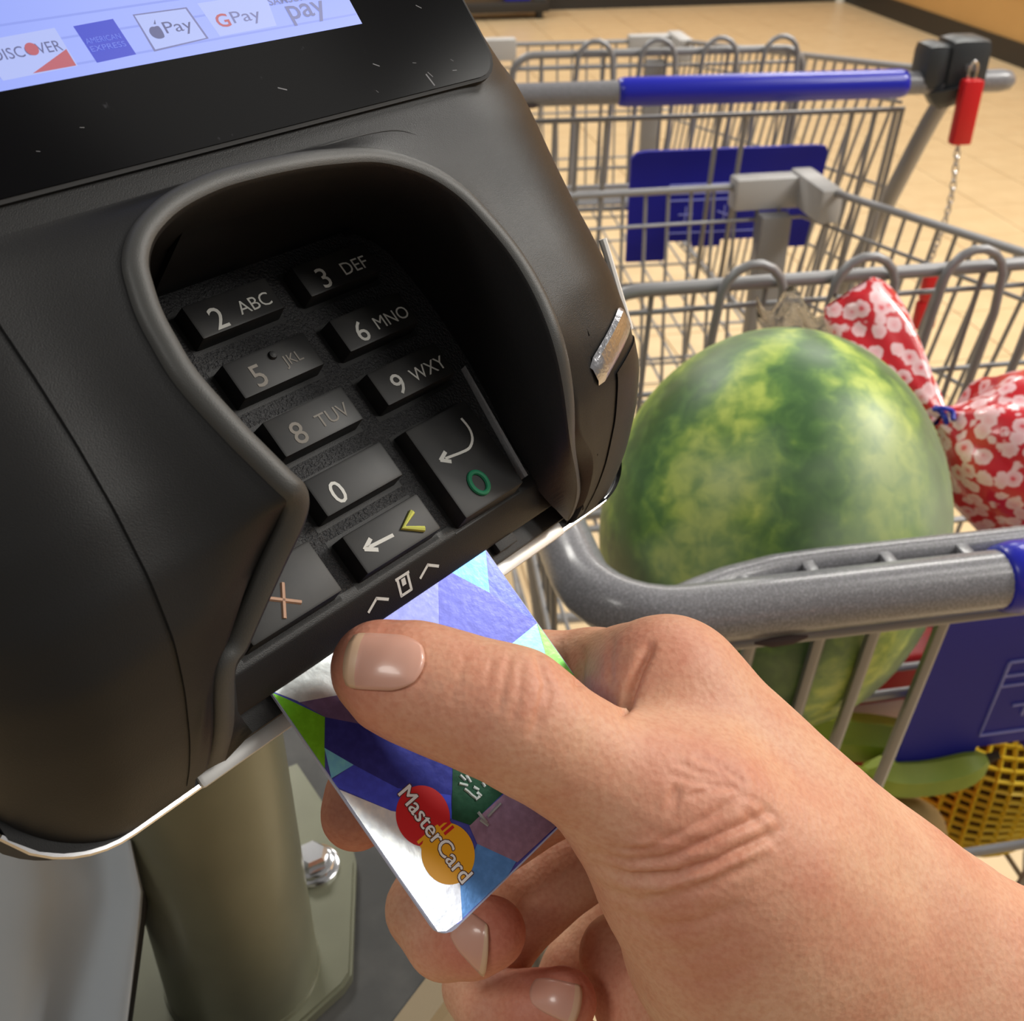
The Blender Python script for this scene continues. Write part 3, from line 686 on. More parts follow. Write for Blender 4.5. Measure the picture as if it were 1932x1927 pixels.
# smooth the blend of thumb web
ch('web', [(1250, 1455, .1960, 6), (1300, 1505, .1960, 10)])
allp = np.array([p for _, c in chains for p, r in c])
lo_, hi_ = allp.min(0)-.03, allp.max(0)+.03
# trim the domain: the forearm ends a little outside the frame
HS = .00105
hi_[0] = min(hi_[0], P(3250, 2250, .27)[0])
nx, ny, nz = [int(v)+1 for v in (hi_-lo_)/HS]
gx_ = (lo_[0]+HS*np.arange(nx)).astype(np.float32); gy_ = (lo_[1]+HS*np.arange(ny)).astype(np.float32); gz_ = (lo_[2]+HS*np.arange(nz)).astype(np.float32)
def smin(a, b, k):
    h = np.maximum(k-np.abs(a-b), 0)/k; return np.minimum(a, b)-h*h*k*.25
def cone_into(fld, p0, r0, p1, r1, k):
    mg = max(r0, r1)+.012
    l = np.minimum(p0, p1)-mg; h = np.maximum(p0, p1)+mg
    i0 = np.clip(((l-lo_)/HS).astype(int), 0, [nx, ny, nz]); i1 = np.clip(((h-lo_)/HS).astype(int)+2, 0, [nx, ny, nz])
    if np.any(i1 <= i0): return
    X = gx_[i0[0]:i1[0]][:, None, None]; Y = gy_[i0[1]:i1[1]][None, :, None]; Z = gz_[i0[2]:i1[2]][None, None, :]
    ba = p1-p0; L2 = float(ba@ba)+1e-12
    t = ((X-p0[0])*ba[0]+(Y-p0[1])*ba[1]+(Z-p0[2])*ba[2])/L2; t = np.clip(t, 0, 1)
    d = np.sqrt((X-p0[0]-t*ba[0])**2+(Y-p0[1]-t*ba[1])**2+(Z-p0[2]-t*ba[2])**2)-(r0+(r1-r0)*t)
    s = (slice(i0[0], i1[0]), slice(i0[1], i1[1]), slice(i0[2], i1[2]))
    fld[s] = smin(fld[s], d.astype(np.float32), k)
KB = {'thumb': .0035, 'palm': .011, 'web': .006}
fld = None
for g, kk in (('palm', 0), ('thumb', .007), ('web', .009), ('index', .006), ('middle', .003), ('ring', .003), ('little', .003)):
    f2 = np.full((nx, ny, nz), .05, np.float32)
    for g2, c in chains:
        if g2 != g: continue
        for i in range(len(c)-1): cone_into(f2, c[i][0], c[i][1], c[i+1][0], c[i+1][1], KB.get(g, .0025))
    fld = f2 if fld is None else smin(fld, f2, kk)
def surface_nets(v, lo, h):
    s = v < 0
    c = [s[i:v.shape[0]-1+i, j:v.shape[1]-1+j, k:v.shape[2]-1+k] for i in (0, 1) for j in (0, 1) for k in (0, 1)]
    cnt = sum(x.astype(np.int8) for x in c); act = (cnt > 0) & (cnt < 8)
    I = np.argwhere(act); n = len(I); ids = np.full(act.shape, -1, np.int64); ids[act] = np.arange(n)
    cor = [(i, j, k) for i in (0, 1) for j in (0, 1) for k in (0, 1)]
    val = np.stack([v[I[:, 0]+i, I[:, 1]+j, I[:, 2]+k] for i, j, k in cor], 1)
    acc = np.zeros((n, 3)); w = np.zeros(n)
    for a in range(8):
        for b in range(a+1, 8):
            if sum(abs(cor[a][q]-cor[b][q]) for q in range(3)) != 1: continue
            va, vb = val[:, a], val[:, b]; m = (va < 0) != (vb < 0)
            t = np.where(m, va/(va-vb+1e-20), 0)
            pt = np.array(cor[a])+t[:, None]*(np.array(cor[b])-np.array(cor[a]))
            acc[m] += pt[m]; w[m] += 1
    V = lo+h*(I+acc/w[:, None]); Q = []
    for ax in range(3):
        sl0 = [slice(None)]*3; sl1 = [slice(None)]*3; sl0[ax] = slice(0, -1); sl1[ax] = slice(1, None)
        a, b = s[tuple(sl0)], s[tuple(sl1)]; E_ = np.argwhere(a != b)
        u, w2 = [(1, 2), (2, 0), (0, 1)][ax]
        ok = (E_[:, u] > 0) & (E_[:, w2] > 0) & (E_[:, u] < v.shape[u]-1) & (E_[:, w2] < v.shape[w2]-1); E_ = E_[ok]
        def at(du, dw):
            q = E_.copy(); q[:, u] += du; q[:, w2] += dw; return ids[q[:, 0], q[:, 1], q[:, 2]]
        q = np.stack([at(-1, -1), at(0, -1), at(0, 0), at(-1, 0)], 1)
        inv = ~a[tuple(E_.T)]; q[inv] = q[inv][:, ::-1]; Q.append(q)
    return V, np.concatenate(Q)
def samp(Pn, fl=None):
    fl = fld if fl is None else fl
    g = (Pn-lo_)/HS; i = np.clip(np.floor(g).astype(int), 0, np.array(fl.shape)-2); f = g-i; r = 0
    for a in (0, 1):
        for b in (0, 1):
            for c in (0, 1):
                r = r+fl[i[:, 0]+a, i[:, 1]+b, i[:, 2]+c]*(f[:, 0] if a else 1-f[:, 0])*(f[:, 1] if b else 1-f[:, 1])*(f[:, 2] if c else 1-f[:, 2])
    return r
def grad(Pn, e=.0012):
    G = np.stack([samp(Pn+np.eye(3)[k]*e)-samp(Pn-np.eye(3)[k]*e) for k in range(3)], 1)
    return G/(np.linalg.norm(G, axis=1)[:, None]+1e-12)
fld[-1, :, :] = .01; fld[-2, :, :] = np.maximum(fld[-2, :, :], .0005)
HV, HF = surface_nets(fld, lo_, HS)
for _ in range(2): HV = HV-grad(HV)*samp(HV)[:, None]*.8
def split_quads(V, Q):
    E_ = np.sort(np.stack([Q, np.roll(Q, -1, 1)], -1).reshape(-1, 2), 1); key = E_[:, 0]*len(V)+E_[:, 1]
    u, inv = np.unique(key, return_inverse=True); inv = inv.reshape(-1, 4); n = len(V)
    em_ = (V[u//n]+V[u % n])/2; fm = V[Q].mean(1); ei = n+inv; fi = n+len(u)+np.arange(len(Q))
    NQ = np.concatenate([np.stack([Q[:, k], ei[:, k], fi, ei[:, k-1]], 1) for k in range(4)])
    return np.concatenate([V, em_, fm]), NQ
HV, HF = split_quads(HV, HF)
for _ in range(2):                                         # relax
    acc = np.zeros_like(HV); cn = np.zeros(len(HV))
    for k in range(4):
        np.add.at(acc, HF[:, k], HV[HF[:, k-1]]); np.add.at(acc, HF[:, k], HV[HF[:, (k+1) % 4]]); np.add.at(cn, HF[:, k], 2)
    HV = HV*.5+acc/np.maximum(cn, 1)[:, None]*.5
HN = grad(HV, .0016)
front = np.sum(HN*(EYE-HV), 1) > 0
hpx = topx(HV)
def polydist(pts, poly):
    best = np.full(len(pts), 1e9)
    for i in range(len(poly)-1):
        a, b = np.array(poly[i], float), np.array(poly[i+1], float); ab = b-a
        t = np.clip(((pts-a)@ab)/(ab@ab), 0, 1); best = np.minimum(best, np.linalg.norm(pts-a-t[:, None]*ab, axis=1))
    return best
def ends_fade(pts, poly):
    a, b = np.array(poly[0], float), np.array(poly[-1], float); L = np.linalg.norm(b-a)
    t = ((pts-a)@(b-a))/L/L; return smooth01(np.minimum(t+.12, 1.12-t)/.3)
depth_ok = (HV-EYE)@W_
disp = np.zeros(len(HV))
# (polyline in photo pixels, width px, depth mm, nearest/farthest allowed distance)
CRE = [
 ([(1228, 1216), (1205, 1262), (1186, 1310), (1176, 1348)], 9, -1.5), ([(1100, 1222), (1094, 1262), (1092, 1300)], 8, -.7), ([(1155, 1196), (1150, 1240), (1152, 1290)], 8, -.4),
 ([(1129, 1601), (1217, 1606), (1296, 1566), (1355, 1532), (1399, 1502)], 9, -.42), ([(1109, 1611), (1178, 1628), (1257, 1624), (1335, 1588), (1414, 1552), (1453, 1532)], 10, -.75),
 ([(1114, 1632), (1188, 1657), (1276, 1652), (1355, 1625), (1424, 1591), (1473, 1566)], 10, -.85), ([(1134, 1675), (1202, 1704), (1301, 1685), (1375, 1655), (1444, 1621)], 11, -.5),
 ([(1163, 1719), (1237, 1754), (1326, 1739), (1399, 1704)], 12, -.4), ([(1200, 1790), (1290, 1806), (1390, 1770)], 13, -.25), ([(1228, 1830), (1330, 1856), (1450, 1806)], 14, -.25),
 ([(1150, 1640), (1230, 1640), (1310, 1612), (1390, 1572)], 8, .22), ([(1150, 1668), (1240, 1676), (1340, 1648), (1430, 1606)], 8, .3), ([(1165, 1595), (1260, 1592), (1340, 1552)], 8, .22),
 ([(1276, 1439), (1326, 1458), (1375, 1468)], 8, -.28), ([(1257, 1458), (1316, 1473), (1385, 1483)], 8, -.28), ([(1296, 1502), (1355, 1488), (1399, 1483)], 8, -.25), ([(1310, 1425), (1370, 1452), (1410, 1480)], 8, -.22), ([(1390, 1490), (1440, 1520), (1480, 1560)], 9, -.22), ([(1400, 1520), (1440, 1560), (1470, 1600)], 9, -.22),
 ([(1262, 1500), (1285, 1506)], 22, -.5),
 ([(962, 1238), (950, 1290), (940, 1340)], 7, -.28), ([(1012, 1232), (1030, 1290), (1010, 1370)], 8, -.4), ([(930, 1240), (918, 1290)], 6, -.2), ([(1040, 1290), (1032, 1340), (1000, 1390)], 8, -.32), ([(985, 1250), (980, 1310), (965, 1370)], 6, -.22),
 ([(880, 1225), (868, 1280), (850, 1320)], 6, -.15), ([(1180, 1345), (1260, 1365), (1330, 1385)], 12, -.25),
]
for poly, w, dm in CRE:
    dpx = polydist(hpx, poly); disp += np.where(front & (depth_ok < .225), 1.15*dm*mm*np.exp(-(dpx/w)**2)*ends_fade(hpx, poly), 0)
# fine folds round the base of the thumb
cxf, cyf = 1330, 1400
rad = np.hypot(hpx[:, 0]-cxf, (hpx[:, 1]-cyf)*1.15); ang = np.arctan2(hpx[:, 1]-cyf, hpx[:, 0]-cxf)
wgt = np.exp(-((hpx[:, 0]-1290)/170)**2-((hpx[:, 1]-1640)/120)**2)*front*(depth_ok < .225)
disp += wgt*.07*mm*np.sin(rad/7.5+1.5*np.sin(hpx[:, 0]/47))
# bed of the thumb nail
dn = np.hypot((hpx[:, 0]-735)/82, (hpx[:, 1]-1245)/74); disp += np.where(front & (depth_ok < .19), -.35*mm*np.exp(-np.maximum(dn-.3, 0)**2*6), 0)
HV = HV+HN*disp[:, None]
me = bpy.data.meshes.new('person'); 
me.vertices.add(len(HV)); me.loops.add(len(HF)*4); me.polygons.add(len(HF))
hroot = HV.min(0)*0+np.array([*P(1500, 1700, .205)])
me.vertices.foreach_set('co', (HV-hroot).astype(np.float32).ravel()); me.loops.foreach_set('vertex_index', HF.ravel().astype(np.int32))
me.polygons.foreach_set('loop_start', (np.arange(len(HF))*4).astype(np.int32)); me.update(calc_edges=True); me.validate()
# skin
sk = bpy.data.materials.new('skin'); sk.use_nodes = True; nt = sk.node_tree; b = nt.nodes['Principled BSDF']
tc = nt.nodes.new('ShaderNodeTexCoord')
def nz_(scale, det=4):
    n = nt.nodes.new('ShaderNodeTexNoise'); n.inputs['Scale'].default_value = scale; n.inputs['Detail'].default_value = det
    nt.links.new(tc.outputs['Object'], n.inputs['Vector']); return n
r1 = nt.nodes.new('ShaderNodeValToRGB'); r1.color_ramp.elements[0].position = .34; r1.color_ramp.elements[1].position = .68
r1.color_ramp.elements[0].color = srgb(219, 172, 141); r1.color_ramp.elements[1].color = srgb(209, 149, 121)
nt.links.new(nz_(70).outputs['Fac'], r1.inputs['Fac'])
r2 = nt.nodes.new('ShaderNodeValToRGB'); r2.color_ramp.elements[0].position = .4; r2.color_ramp.elements[1].position = .75
r2.color_ramp.elements[0].color = (1, 1, 1, 1); r2.color_ramp.elements[1].color = (.84, .66, .60, 1)
nt.links.new(nz_(900, 3).outputs['Fac'], r2.inputs['Fac'])
at = nt.nodes.new('ShaderNodeAttribute'); at.attribute_name = 'flush'
mx0 = nt.nodes.new('ShaderNodeMix'); mx0.data_type = 'RGBA'; mx0.inputs['B'].default_value = srgb(196, 98, 84)
nt.links.new(at.outputs['Fac'], mx0.inputs['Factor']); nt.links.new(r1.outputs['Color'], mx0.inputs['A'])
mx = nt.nodes.new('ShaderNodeMix'); mx.data_type = 'RGBA'; mx.blend_type = 'MULTIPLY'; mx.inputs['Factor'].default_value = .6
nt.links.new(mx0.outputs['Result'], mx.inputs['A']); nt.links.new(r2.outputs['Color'], mx.inputs['B'])
nt.links.new(mx.outputs['Result'], b.inputs['Base Color'])
b.inputs['Roughness'].default_value = .56; b.inputs['Subsurface Weight'].default_value = .14; b.inputs['Subsurface Radius'].default_value = (1, .35, .18); b.inputs['Subsurface Scale'].default_value = .0035
vo = nt.nodes.new('ShaderNodeTexVoronoi'); vo.inputs['Scale'].default_value = 900; nt.links.new(tc.outputs['Object'], vo.inputs['Vector'])
bp1 = nt.nodes.new('ShaderNodeBump'); bp1.inputs['Strength'].default_value = .25; bp1.inputs['Distance'].default_value = .0003
nt.links.new(vo.outputs['Distance'], bp1.inputs['Height'])
bp2 = nt.nodes.new('ShaderNodeBump'); bp2.inputs['Strength'].default_value = .3; bp2.inputs['Distance'].default_value = .0006
nt.links.new(nz_(330, 3).outputs['Fac'], bp2.inputs['Height']); nt.links.new(bp1.outputs['Normal'], bp2.inputs['Normal']); nt.links.new(bp2.outputs['Normal'], b.inputs['Normal'])
# flush: reddish finger ends and knuckles (skin's own colour)
fl = np.zeros(len(HV))
for x, y, z, r in ((706, 1256, .1795, 11), (672, 1538, .214, 11), (925, 1760, .2135, 13), (1062, 1890, .226, 13), (1180, 1990, .244, 11)):
    fl = np.maximum(fl, np.exp(-(np.linalg.norm(HV-P(x, y, z), axis=1)/(r*mm))**2))
for x, y, z, r, k in ((1010, 1300, .168, 9, .45), (1330, 1600, .17, 22, .3), (1250, 1200, .195, 14, .3)):
    fl = np.maximum(fl, k*np.exp(-(np.linalg.norm(HV-P(x, y, z), axis=1)/(r*mm))**2))
a_ = me.attributes.new('flush', 'FLOAT', 'POINT'); a_.data.foreach_set('value', (fl*.75).astype(np.float32))
person = link('person', me, sk, None, True, None); person.location = hroot
tag(person, 'bare hand and forearm pinching the card between thumb and fingers', 'person')
# nails: curved plates laid on the finger ends
NAIL = mat('nail', srgb(216, 162, 144), .30, sss=.1, coat=.3); NTIP = mat('nail_tip', srgb(214, 178, 148), .35)
def on_skin(x, y, z0, z1):
    d = ray(x, y); t = np.linspace(z0, z1, 90); v = samp(EYE+t[:, None]*d); i = np.argmax(v < 0)
    if v[i] >= 0: return None
    tt = t[i-1]+(t[i]-t[i-1])*v[i-1]/(v[i-1]-v[i]) if i > 0 else t[0]
    return EYE+tt*d
def nail(outline_fn, zr, nu_=15, nv_=13, lift=.35, tip=.12):
    G = np.zeros((nu_, nv_, 3)); ok = np.ones((nu_, nv_), bool)
    for i in range(nu_):
        for j in range(nv_):
            q = on_skin(*outline_fn(i/(nu_-1), j/(nv_-1)), *zr)
            if q is None: ok[i, j] = False
            else: G[i, j] = q
    if not ok.all():
        for i in range(nu_):
            g = np.where(ok[i])[0]
            for j in range(nv_):
                if not ok[i, j] and len(g): G[i, j] = G[i, g[np.argmin(abs(g-j))]]
    N = grad(G.reshape(-1, 3), .0016).reshape(G.shape)
    u = np.linspace(0, 1, nu_)[:, None]; v = np.linspace(0, 1, nv_)[None, :]
    e = np.minimum(np.minimum(v, 1-v)*5, (1-u)*5); lf = lift*(.15+.85*smooth01(e)); lf = lf+np.where(u < tip, .25, 0)
    T_ = G+N*(lf*mm)[..., None]; V = T_.reshape(-1, 3); Fc = []; mi = []
    for i in range(nu_-1):
        for j in range(nv_-1): Fc.append((i*nv_+j, (i+1)*nv_+j, (i+1)*nv_+j+1, i*nv_+j+1)); mi.append(1 if u[i, 0] < tip-1e-6 else 0)
    o = mesh('nail', V, Fc, None, person, True, None, world=True)
    o.data.materials.append(NAIL); o.data.materials.append(NTIP); o.data.polygons.foreach_set('material_index', mi); o.data.update()
    sm = o.modifiers.new('thick', 'SOLIDIFY'); sm.thickness = .0004; sm.offset = -1
    return o
def quadmap(tl, tr, br, bl, round_=.12):
    """u runs from the free edge to the cuticle, v across"""
    tl, tr, br, bl = map(np.array, (tl, tr, br, bl))
    def f(u, v):
        w = v-.5; pinch = 1-round_*(max(0, (u-.62)/.38))**2*1.6-round_*.7*(max(0, (.2-u)/.2))**2
        v2 = .5+w*pinch; a = tl+(tr-tl)*v2; b_ = bl+(br-bl)*v2
        uu = u+(.5-abs(w))*.0; bulge = .10*(1-(2*w)**2)
        p = a+(b_-a)*u; ax = (b_-a); p = p-ax*bulge*(1-u)*.7+ax*bulge*u*.9
        return p[0], p[1]
    return f
nail(quadmap((672, 1196), (657, 1298), (778, 1304), (800, 1204), .22), (.155, .2))
nail(quadmap((922, 1745), (912, 1846), (846, 1775), (878, 1712), .15), (.19, .235))
nail(quadmap((1096, 1858), (1080, 1935), (1002, 1900), (1012, 1840), .15), (.2, .245))
# ---------------------------------------------------------------- shopping carts (built in cart space: x along handle, y forward, z up)
def rimz(y): return 1.035-.1415*y
def xl(y): return -.362+.10*y
def xr(y): return .205-.058*y
YF, YB = .955, .03
def cart_model(root, seat_y, seat_x=(-.275, .135), fold=0.):
    hp = [(-.365, .13, 1.012), (-.365, .09, 1.018), (-.365, .045, 1.02)]+[(-.325-.04*math.cos(t), .04-.04*math.sin(t), 1.02) for t in np.linspace(.15, 1.57, 7)]
    hp += [(x, 0, 1.02) for x in np.linspace(-.30, .30, 9)]+[(.312, 0, 1.02), (.318, 0, 1.02)]
    rr_ = [.0135]*(len(hp)-2)+[.0115, .006]
    mesh('handle', *tube_data(hp, rr_, 24), CARTG, root, angle=50)
    mesh('worn_spot', *tube_data([(-.2975, -.0118, 1.0098), (-.29, -.0122, 1.0094), (-.2805, -.0120, 1.0096), (-.273, -.0116, 1.0099)], [.0006, .0022, .0022, .0006], 8), mat('rust_dark', srgb(58, 44, 40), .8), root)
    sl = [(-.179, 0), (-.177, .0155), (-.17, .0168), (.17, .0168), (.177, .0155), (.179, 0.002)]
    mesh('handle_sleeve', *tube_data([(x, 0, 1.02) for x, r in sl], [max(r, .013) for x, r in sl], 28), BLUE, root, angle=50)
    rail = mesh('handle_rail', *tube_data([(-.335, .004, 1.022), (-.318, .012, 1.022), (-.30, .0195, 1.021), (-.275, .0245, 1.021), (-.25, .0255, 1.021), (0, .0255, 1.021), (.285, .0255, 1.021)], .0068, 10), CARTG, root, angle=50)
    for x in (-.295, -.262, -.224, -.186, .20, .25):
        v, f = box_data(x-.003, x+.003, .006, .024, 1.010, 1.026, .001); mesh('rib', v, f, CARTG, rail)
    # side, front and floor grids
    def wires(frame_name, frame_pts, fr, items, r, closed=False):
        fo = mesh(frame_name, *tube_data(frame_pts, fr, 10, closed), WIRE, root, angle=50)
        for p in items: mesh('wire', *tube_data(p, r, 6), WIRE, fo, angle=60)
        return fo
    yy = np.linspace(YB, YF, 9); yl = np.linspace(.12, YF, 9)
    for fn in (xl, xr):
        sgn = -1 if fn is xl else 1
        it = []
        for dz in (.042, .15, .27):
            it.append([(fn(y)-sgn*.02*dz/.3*0, y, rimz(y)-dz) for y in ((.13 if fn is xl else YB+.02), YF-.005)])
        it.append([(fn(y)-sgn*.035, y, .56) for y in (YB+.1, YF-.03)])
        for y in np.arange((.15 if fn is xl else YB+.035), YF-.01, .0315):
            yb = y*.9+.09
            it.append([(fn(y)+sgn*.003, y, rimz(y)), (fn(y)+sgn*.003, y+.01, rimz(y)-.045), (fn(y)-sgn*.02, yb, .70), (fn(y)-sgn*.035, yb, .56)])
        wires('side_rim', [(fn(y), y, rimz(y)) for y in (yl if fn is xl else yy)], .0045, it, .0023)
    it = []
    for dz in (.042, .13, .22): it.append([(xl(YF), YF-.1*dz, rimz(YF)-dz), (xr(YF), YF-.1*dz, rimz(YF)-dz)])
    for x in np.linspace(xl(YF)+.03, xr(YF)-.03, 13): it.append([(x, YF+.003, rimz(YF)), (x, YF-.01, rimz(YF)-.12), (x, YF-.04, .58)])
    wires('front_rim', [(xl(YF), YF, rimz(YF)), (xr(YF), YF, rimz(YF))], .0045, it, .0023)
    it = []
    for x in np.linspace(xl(.3)+.05, xr(.3)-.05, 12): it.append([(x, .14, .556), (x, YF-.05, .576)])
    for y in np.linspace(.2, YF-.1, 6): it.append([(xl(y)+.035, y, .562+.02*(y-.14)/.8), (xr(y)-.035, y, .562+.02*(y-.14)/.8)])
    wires('floor_rim', [(xl(.14)+.035, .14, .56), (xl(YF)+.035, YF-.05, .58), (xr(YF)-.035, YF-.05, .58), (xr(.14)-.035, .14, .56)], .004, it, .0024, True)
    # rear gate with leg openings
    def gp(x, s): return (x, .018+.055*s, .985-.42*s)
    it = []
    for x in (-.285, -.25, -.222, -.186, -.046, -.012, .125, .155, .182): it.append([gp(x, 0), gp(x, 1)])
    for s in (.54,): it.append([gp(-.16, s), gp(.19, s)])
    wires('rear_gate', [gp(-.30, 0), gp(.19, 0), gp(.19, 1), gp(-.30, 1)], .0042, it, .0033, True)
    # child seat rack
    it = []
    for y in np.linspace(.13, seat_y-.04, 6): it.append([(-.29, y, .845), (.17, y, .845)])
    wires('seat_rack', [(-.29, .108, .845), (.17, .108, .845), (.17, seat_y-.02, .845), (-.29, seat_y-.02, .845)], .0035, it, .0026, True)
    # seat back: frame with hoops
    x0, x1 = seat_x
    def sp(x, z): return (x, seat_y+(1.02-z)*.12, z)
    fr = [sp(x0, .80), sp(x0, .90), sp(x0, .985)]+[sp(x0+.03-.03*math.cos(t), .99+.03*math.sin(t)) for t in np.linspace(.3, 1.57, 5)]
    fr += [sp(x, 1.02) for x in np.linspace(x0+.05, x1-.05, 4)]+[sp(x1-.03+.03*math.sin(t), .99+.03*math.cos(t)) for t in np.linspace(0, 1.27, 5)]+[sp(x1, .985), sp(x1, .90), sp(x1, .80)]
    it = []
    nh = 4; step = .0865
    for k in range(nh):
        cx = x0+.112+step*k
        a = [(cx-.026, seat_y+.02, .80), (cx-.026, seat_y-.008, .985)]+[(cx+.024*math.cos(t), seat_y-.010, 1.012+.026*math.sin(t)) for t in np.linspace(math.pi*.93, math.pi*.07, 8)]+[(cx+.026, seat_y-.008, .985), (cx+.026, seat_y+.02, .80)]
        it.append(a)
    for z in (1.002, .93, .86, .82): it.append([sp(x0, z), sp(x1, z)])
    for x in np.arange(x0+.04, x1-.01, .0865): it.append([sp(x, 1.02), sp(x, .80)])
    sb_ = mesh('seat_back', *tube_data(fr, .0052, 10), WIRE, root, angle=50)
    for q, p in enumerate(it): mesh('hoop' if q < nh else 'wire', *tube_data(p, .0036 if q < nh else .0022, 8), WIRE, sb_, angle=60)
    # blue seat plate behind the gate
    def pp(x, s, d): return (x*(1-.03*s)+.018, .083+.016*s+d, .926-.155*s)
    ol = [(-.155, .06), (-.148, .012), (-.135, 0), (.095, 0), (.108, .012), (.112, .06), (.112, .92), (.06, .92), (.058, .82), (-.02, .82), (-.02, .88), (-.06, .88), (-.062, .82), (-.098, .82), (-.10, 1.0), (-.155, 1.0)]
    n = len(ol); V = [pp(x, s, 0) for x, s in ol]+[pp(x, s, .007) for x, s in ol]
    Fc = [tuple(range(n)), tuple(range(2*n-1, n-1, -1))]+[(i, n+i, n+(i+1) % n, (i+1) % n) for i in range(n)]
    pl = mesh('seat_plate', V, Fc, SEATB, root, smooth=False)
    pl['label'] = 'blue plastic seat plate'
    for a in ([(-.10, .30), (.072, .30), (.072, .74), (-.10, .74), (-.10, .30)], [(-.10, .38), (.072, .38)], [(-.10, .44), (.072, .44)], [(-.075, .50), (-.075, .64)], [(-.085, .57), (-.065, .57)], [(-.02, .50), (-.02, .66)], [(-.03, .55), (-.01, .60)]):
        mesh('plate_line', *tube_data([pp(x, s, -.0003) for x, s in a], .0011, 5), BLUEL, pl)
    # plastic corners and posts at the front
    for sg, fx in ((-1, xl), (1, xr)):
        x, y, z = fx(YF), YF, rimz(YF)
        a = box_data(min(x, x-sg*.095)-(0 if sg < 0 else 0), max(x, x-sg*.095), y-.014, y+.016, z-.028, z+.012, .004)
        bq = box_data(x-.014, x+.014, y-.085, y+.016, z-.026, z+.016, .004)
        mesh('corner_cap', *join([a, bq]), CAPG, root)
        v, f = box_data(x-sg*.045-.02, x-sg*.045+.02, y-.035, y-.012, .60, z-.03, .003); mesh('front_post', v, f, WIRE, root)
    # frame and casters
    for sg, x in ((-1, -.335), (1, .245)):
        mesh('frame_tube', *tube_data(catmull([(x, .02, 1.0), (x-sg*.004, .06, .93), (x-sg*.01, .20, .66), (x-sg*.02, .32, .42), (x-sg*.01, .24, .20), (x-sg*.01, .10, .13)], 4), .0115, 10), WIRE, root, angle=50)
        mesh('base_tube', *tube_data([(x-sg*.01, .10, .13), (x-sg*.05, .80, .13)], .012, 10), WIRE, root, angle=50)
        for y, xx in ((.12, x-sg*.012), (.76, x-sg*.05)):
            v1 = tube_data([(xx, y, .13), (xx, y, .095)], .012, 8); v2 = box_data(xx-.018, xx-.014, y-.02, y+.02, .04, .10, 0); v3 = box_data(xx+.014, xx+.018, y-.02, y+.02, .04, .10, 0)
            cs = mesh('caster', *join([v1, v2, v3]), WIRE, root)
            mesh('wheel', *tube_data([(xx-.012, y, .055), (xx+.012, y, .055)], .053, 20), TYRE, cs)
    mesh('base_crossbar', *tube_data([(-.325, .12, .13), (.235, .12, .13)], .010, 8), WIRE, root)
    # coin lock, red key and chain
    a = box_data(.193, .226, -.016, .030, 1.012, 1.066, .012); bq = box_data(.220, .274, -.020, .032, 1.004, 1.072, .014)
    c_ = tube_data([(.234, 0, 1.015), (.237, -.002, 1.002), (.240, -.004, .994)], [.03, .024, .014], 10)
    lk = mesh('coin_lock', *join([a, bq, c_]), LOCK, root)
    v, f = box_data(.240, .258, -.0222, -.0195, 1.036, 1.044, .001); mesh('coin_slot', v, f, mat('slot_grey', srgb(95, 97, 100), .4), lk)
    mesh('key_ring', *tube_data([(.243+.005*math.cos(t), -.034, 1.038+.013*math.sin(t)) for t in np.linspace(0, 2*math.pi, 14, endpoint=False)], .0018, 6, True), CHR, lk)
    v, f = box_data(.231, .256, -.046, -.030, .955, 1.031, .004); mesh('red_key', v, f, REDP, root)
    # chain of oval links from the key down to the spare key
    pts = catmull([(.243, -.038, .953), (.250, -.036, .89), (.248, -.034, .84), (.240, -.032, .79)], 7); ls = []
    for i in range(0, len(pts)-1):
        p, q = pts[i], pts[i+1]; m_ = (p+q)/2; d_ = (q-p); L_ = np.linalg.norm(d_)*.72; d_ /= np.linalg.norm(d_)
        s1 = np.array([1., 0, 0]) if i % 2 else np.array([0, 1., 0]); s1 = s1-d_*(s1@d_); s1 /= np.linalg.norm(s1)
        ls.append(tube_data([m_+d_*L_*math.cos(t)+s1*.0035*math.sin(t) for t in np.linspace(0, 2*math.pi, 10, endpoint=False)], .0011, 5, True))
    mesh('chain', *join(ls), SIL, root)
    k1 = box_data(.238, .266, -.042, -.026, .748, .788, .006); k2 = box_data(.236, .266, -.042, -.026, .708, .750, .007)
    mesh('red_key', *join([k1, k2]), REDP, root)
    mesh('chain_end', *tube_data([(.239, -.032, .71), (.238, -.022, .66)], .003, 6), SIL, root)

near_o = np.array([.396, .431]); far_o = np.array([.302, 1.378])
near = empty('shopping_cart', (*near_o, 0), math.radians(10.3)); cart_model(near, .36)
tag(near, 'near grey wire shopping cart with groceries, watermelon in its child seat', 'shopping cart', 'wire shopping carts')
farc = empty('shopping_cart', (*far_o, 0), math.radians(7.5)); cart_model(farc, .225)
tag(farc, 'empty far wire shopping cart with black coin lock on its blue handle', 'shopping cart', 'wire shopping carts')
CN = np.array([[math.cos(math.radians(10.3)), math.sin(math.radians(10.3)), 0], [-math.sin(math.radians(10.3)), math.cos(math.radians(10.3)), 0], [0, 0, 1.]])
def NC(x, y, z): return np.array([*near_o, 0])+np.array([x, y, z])@CN
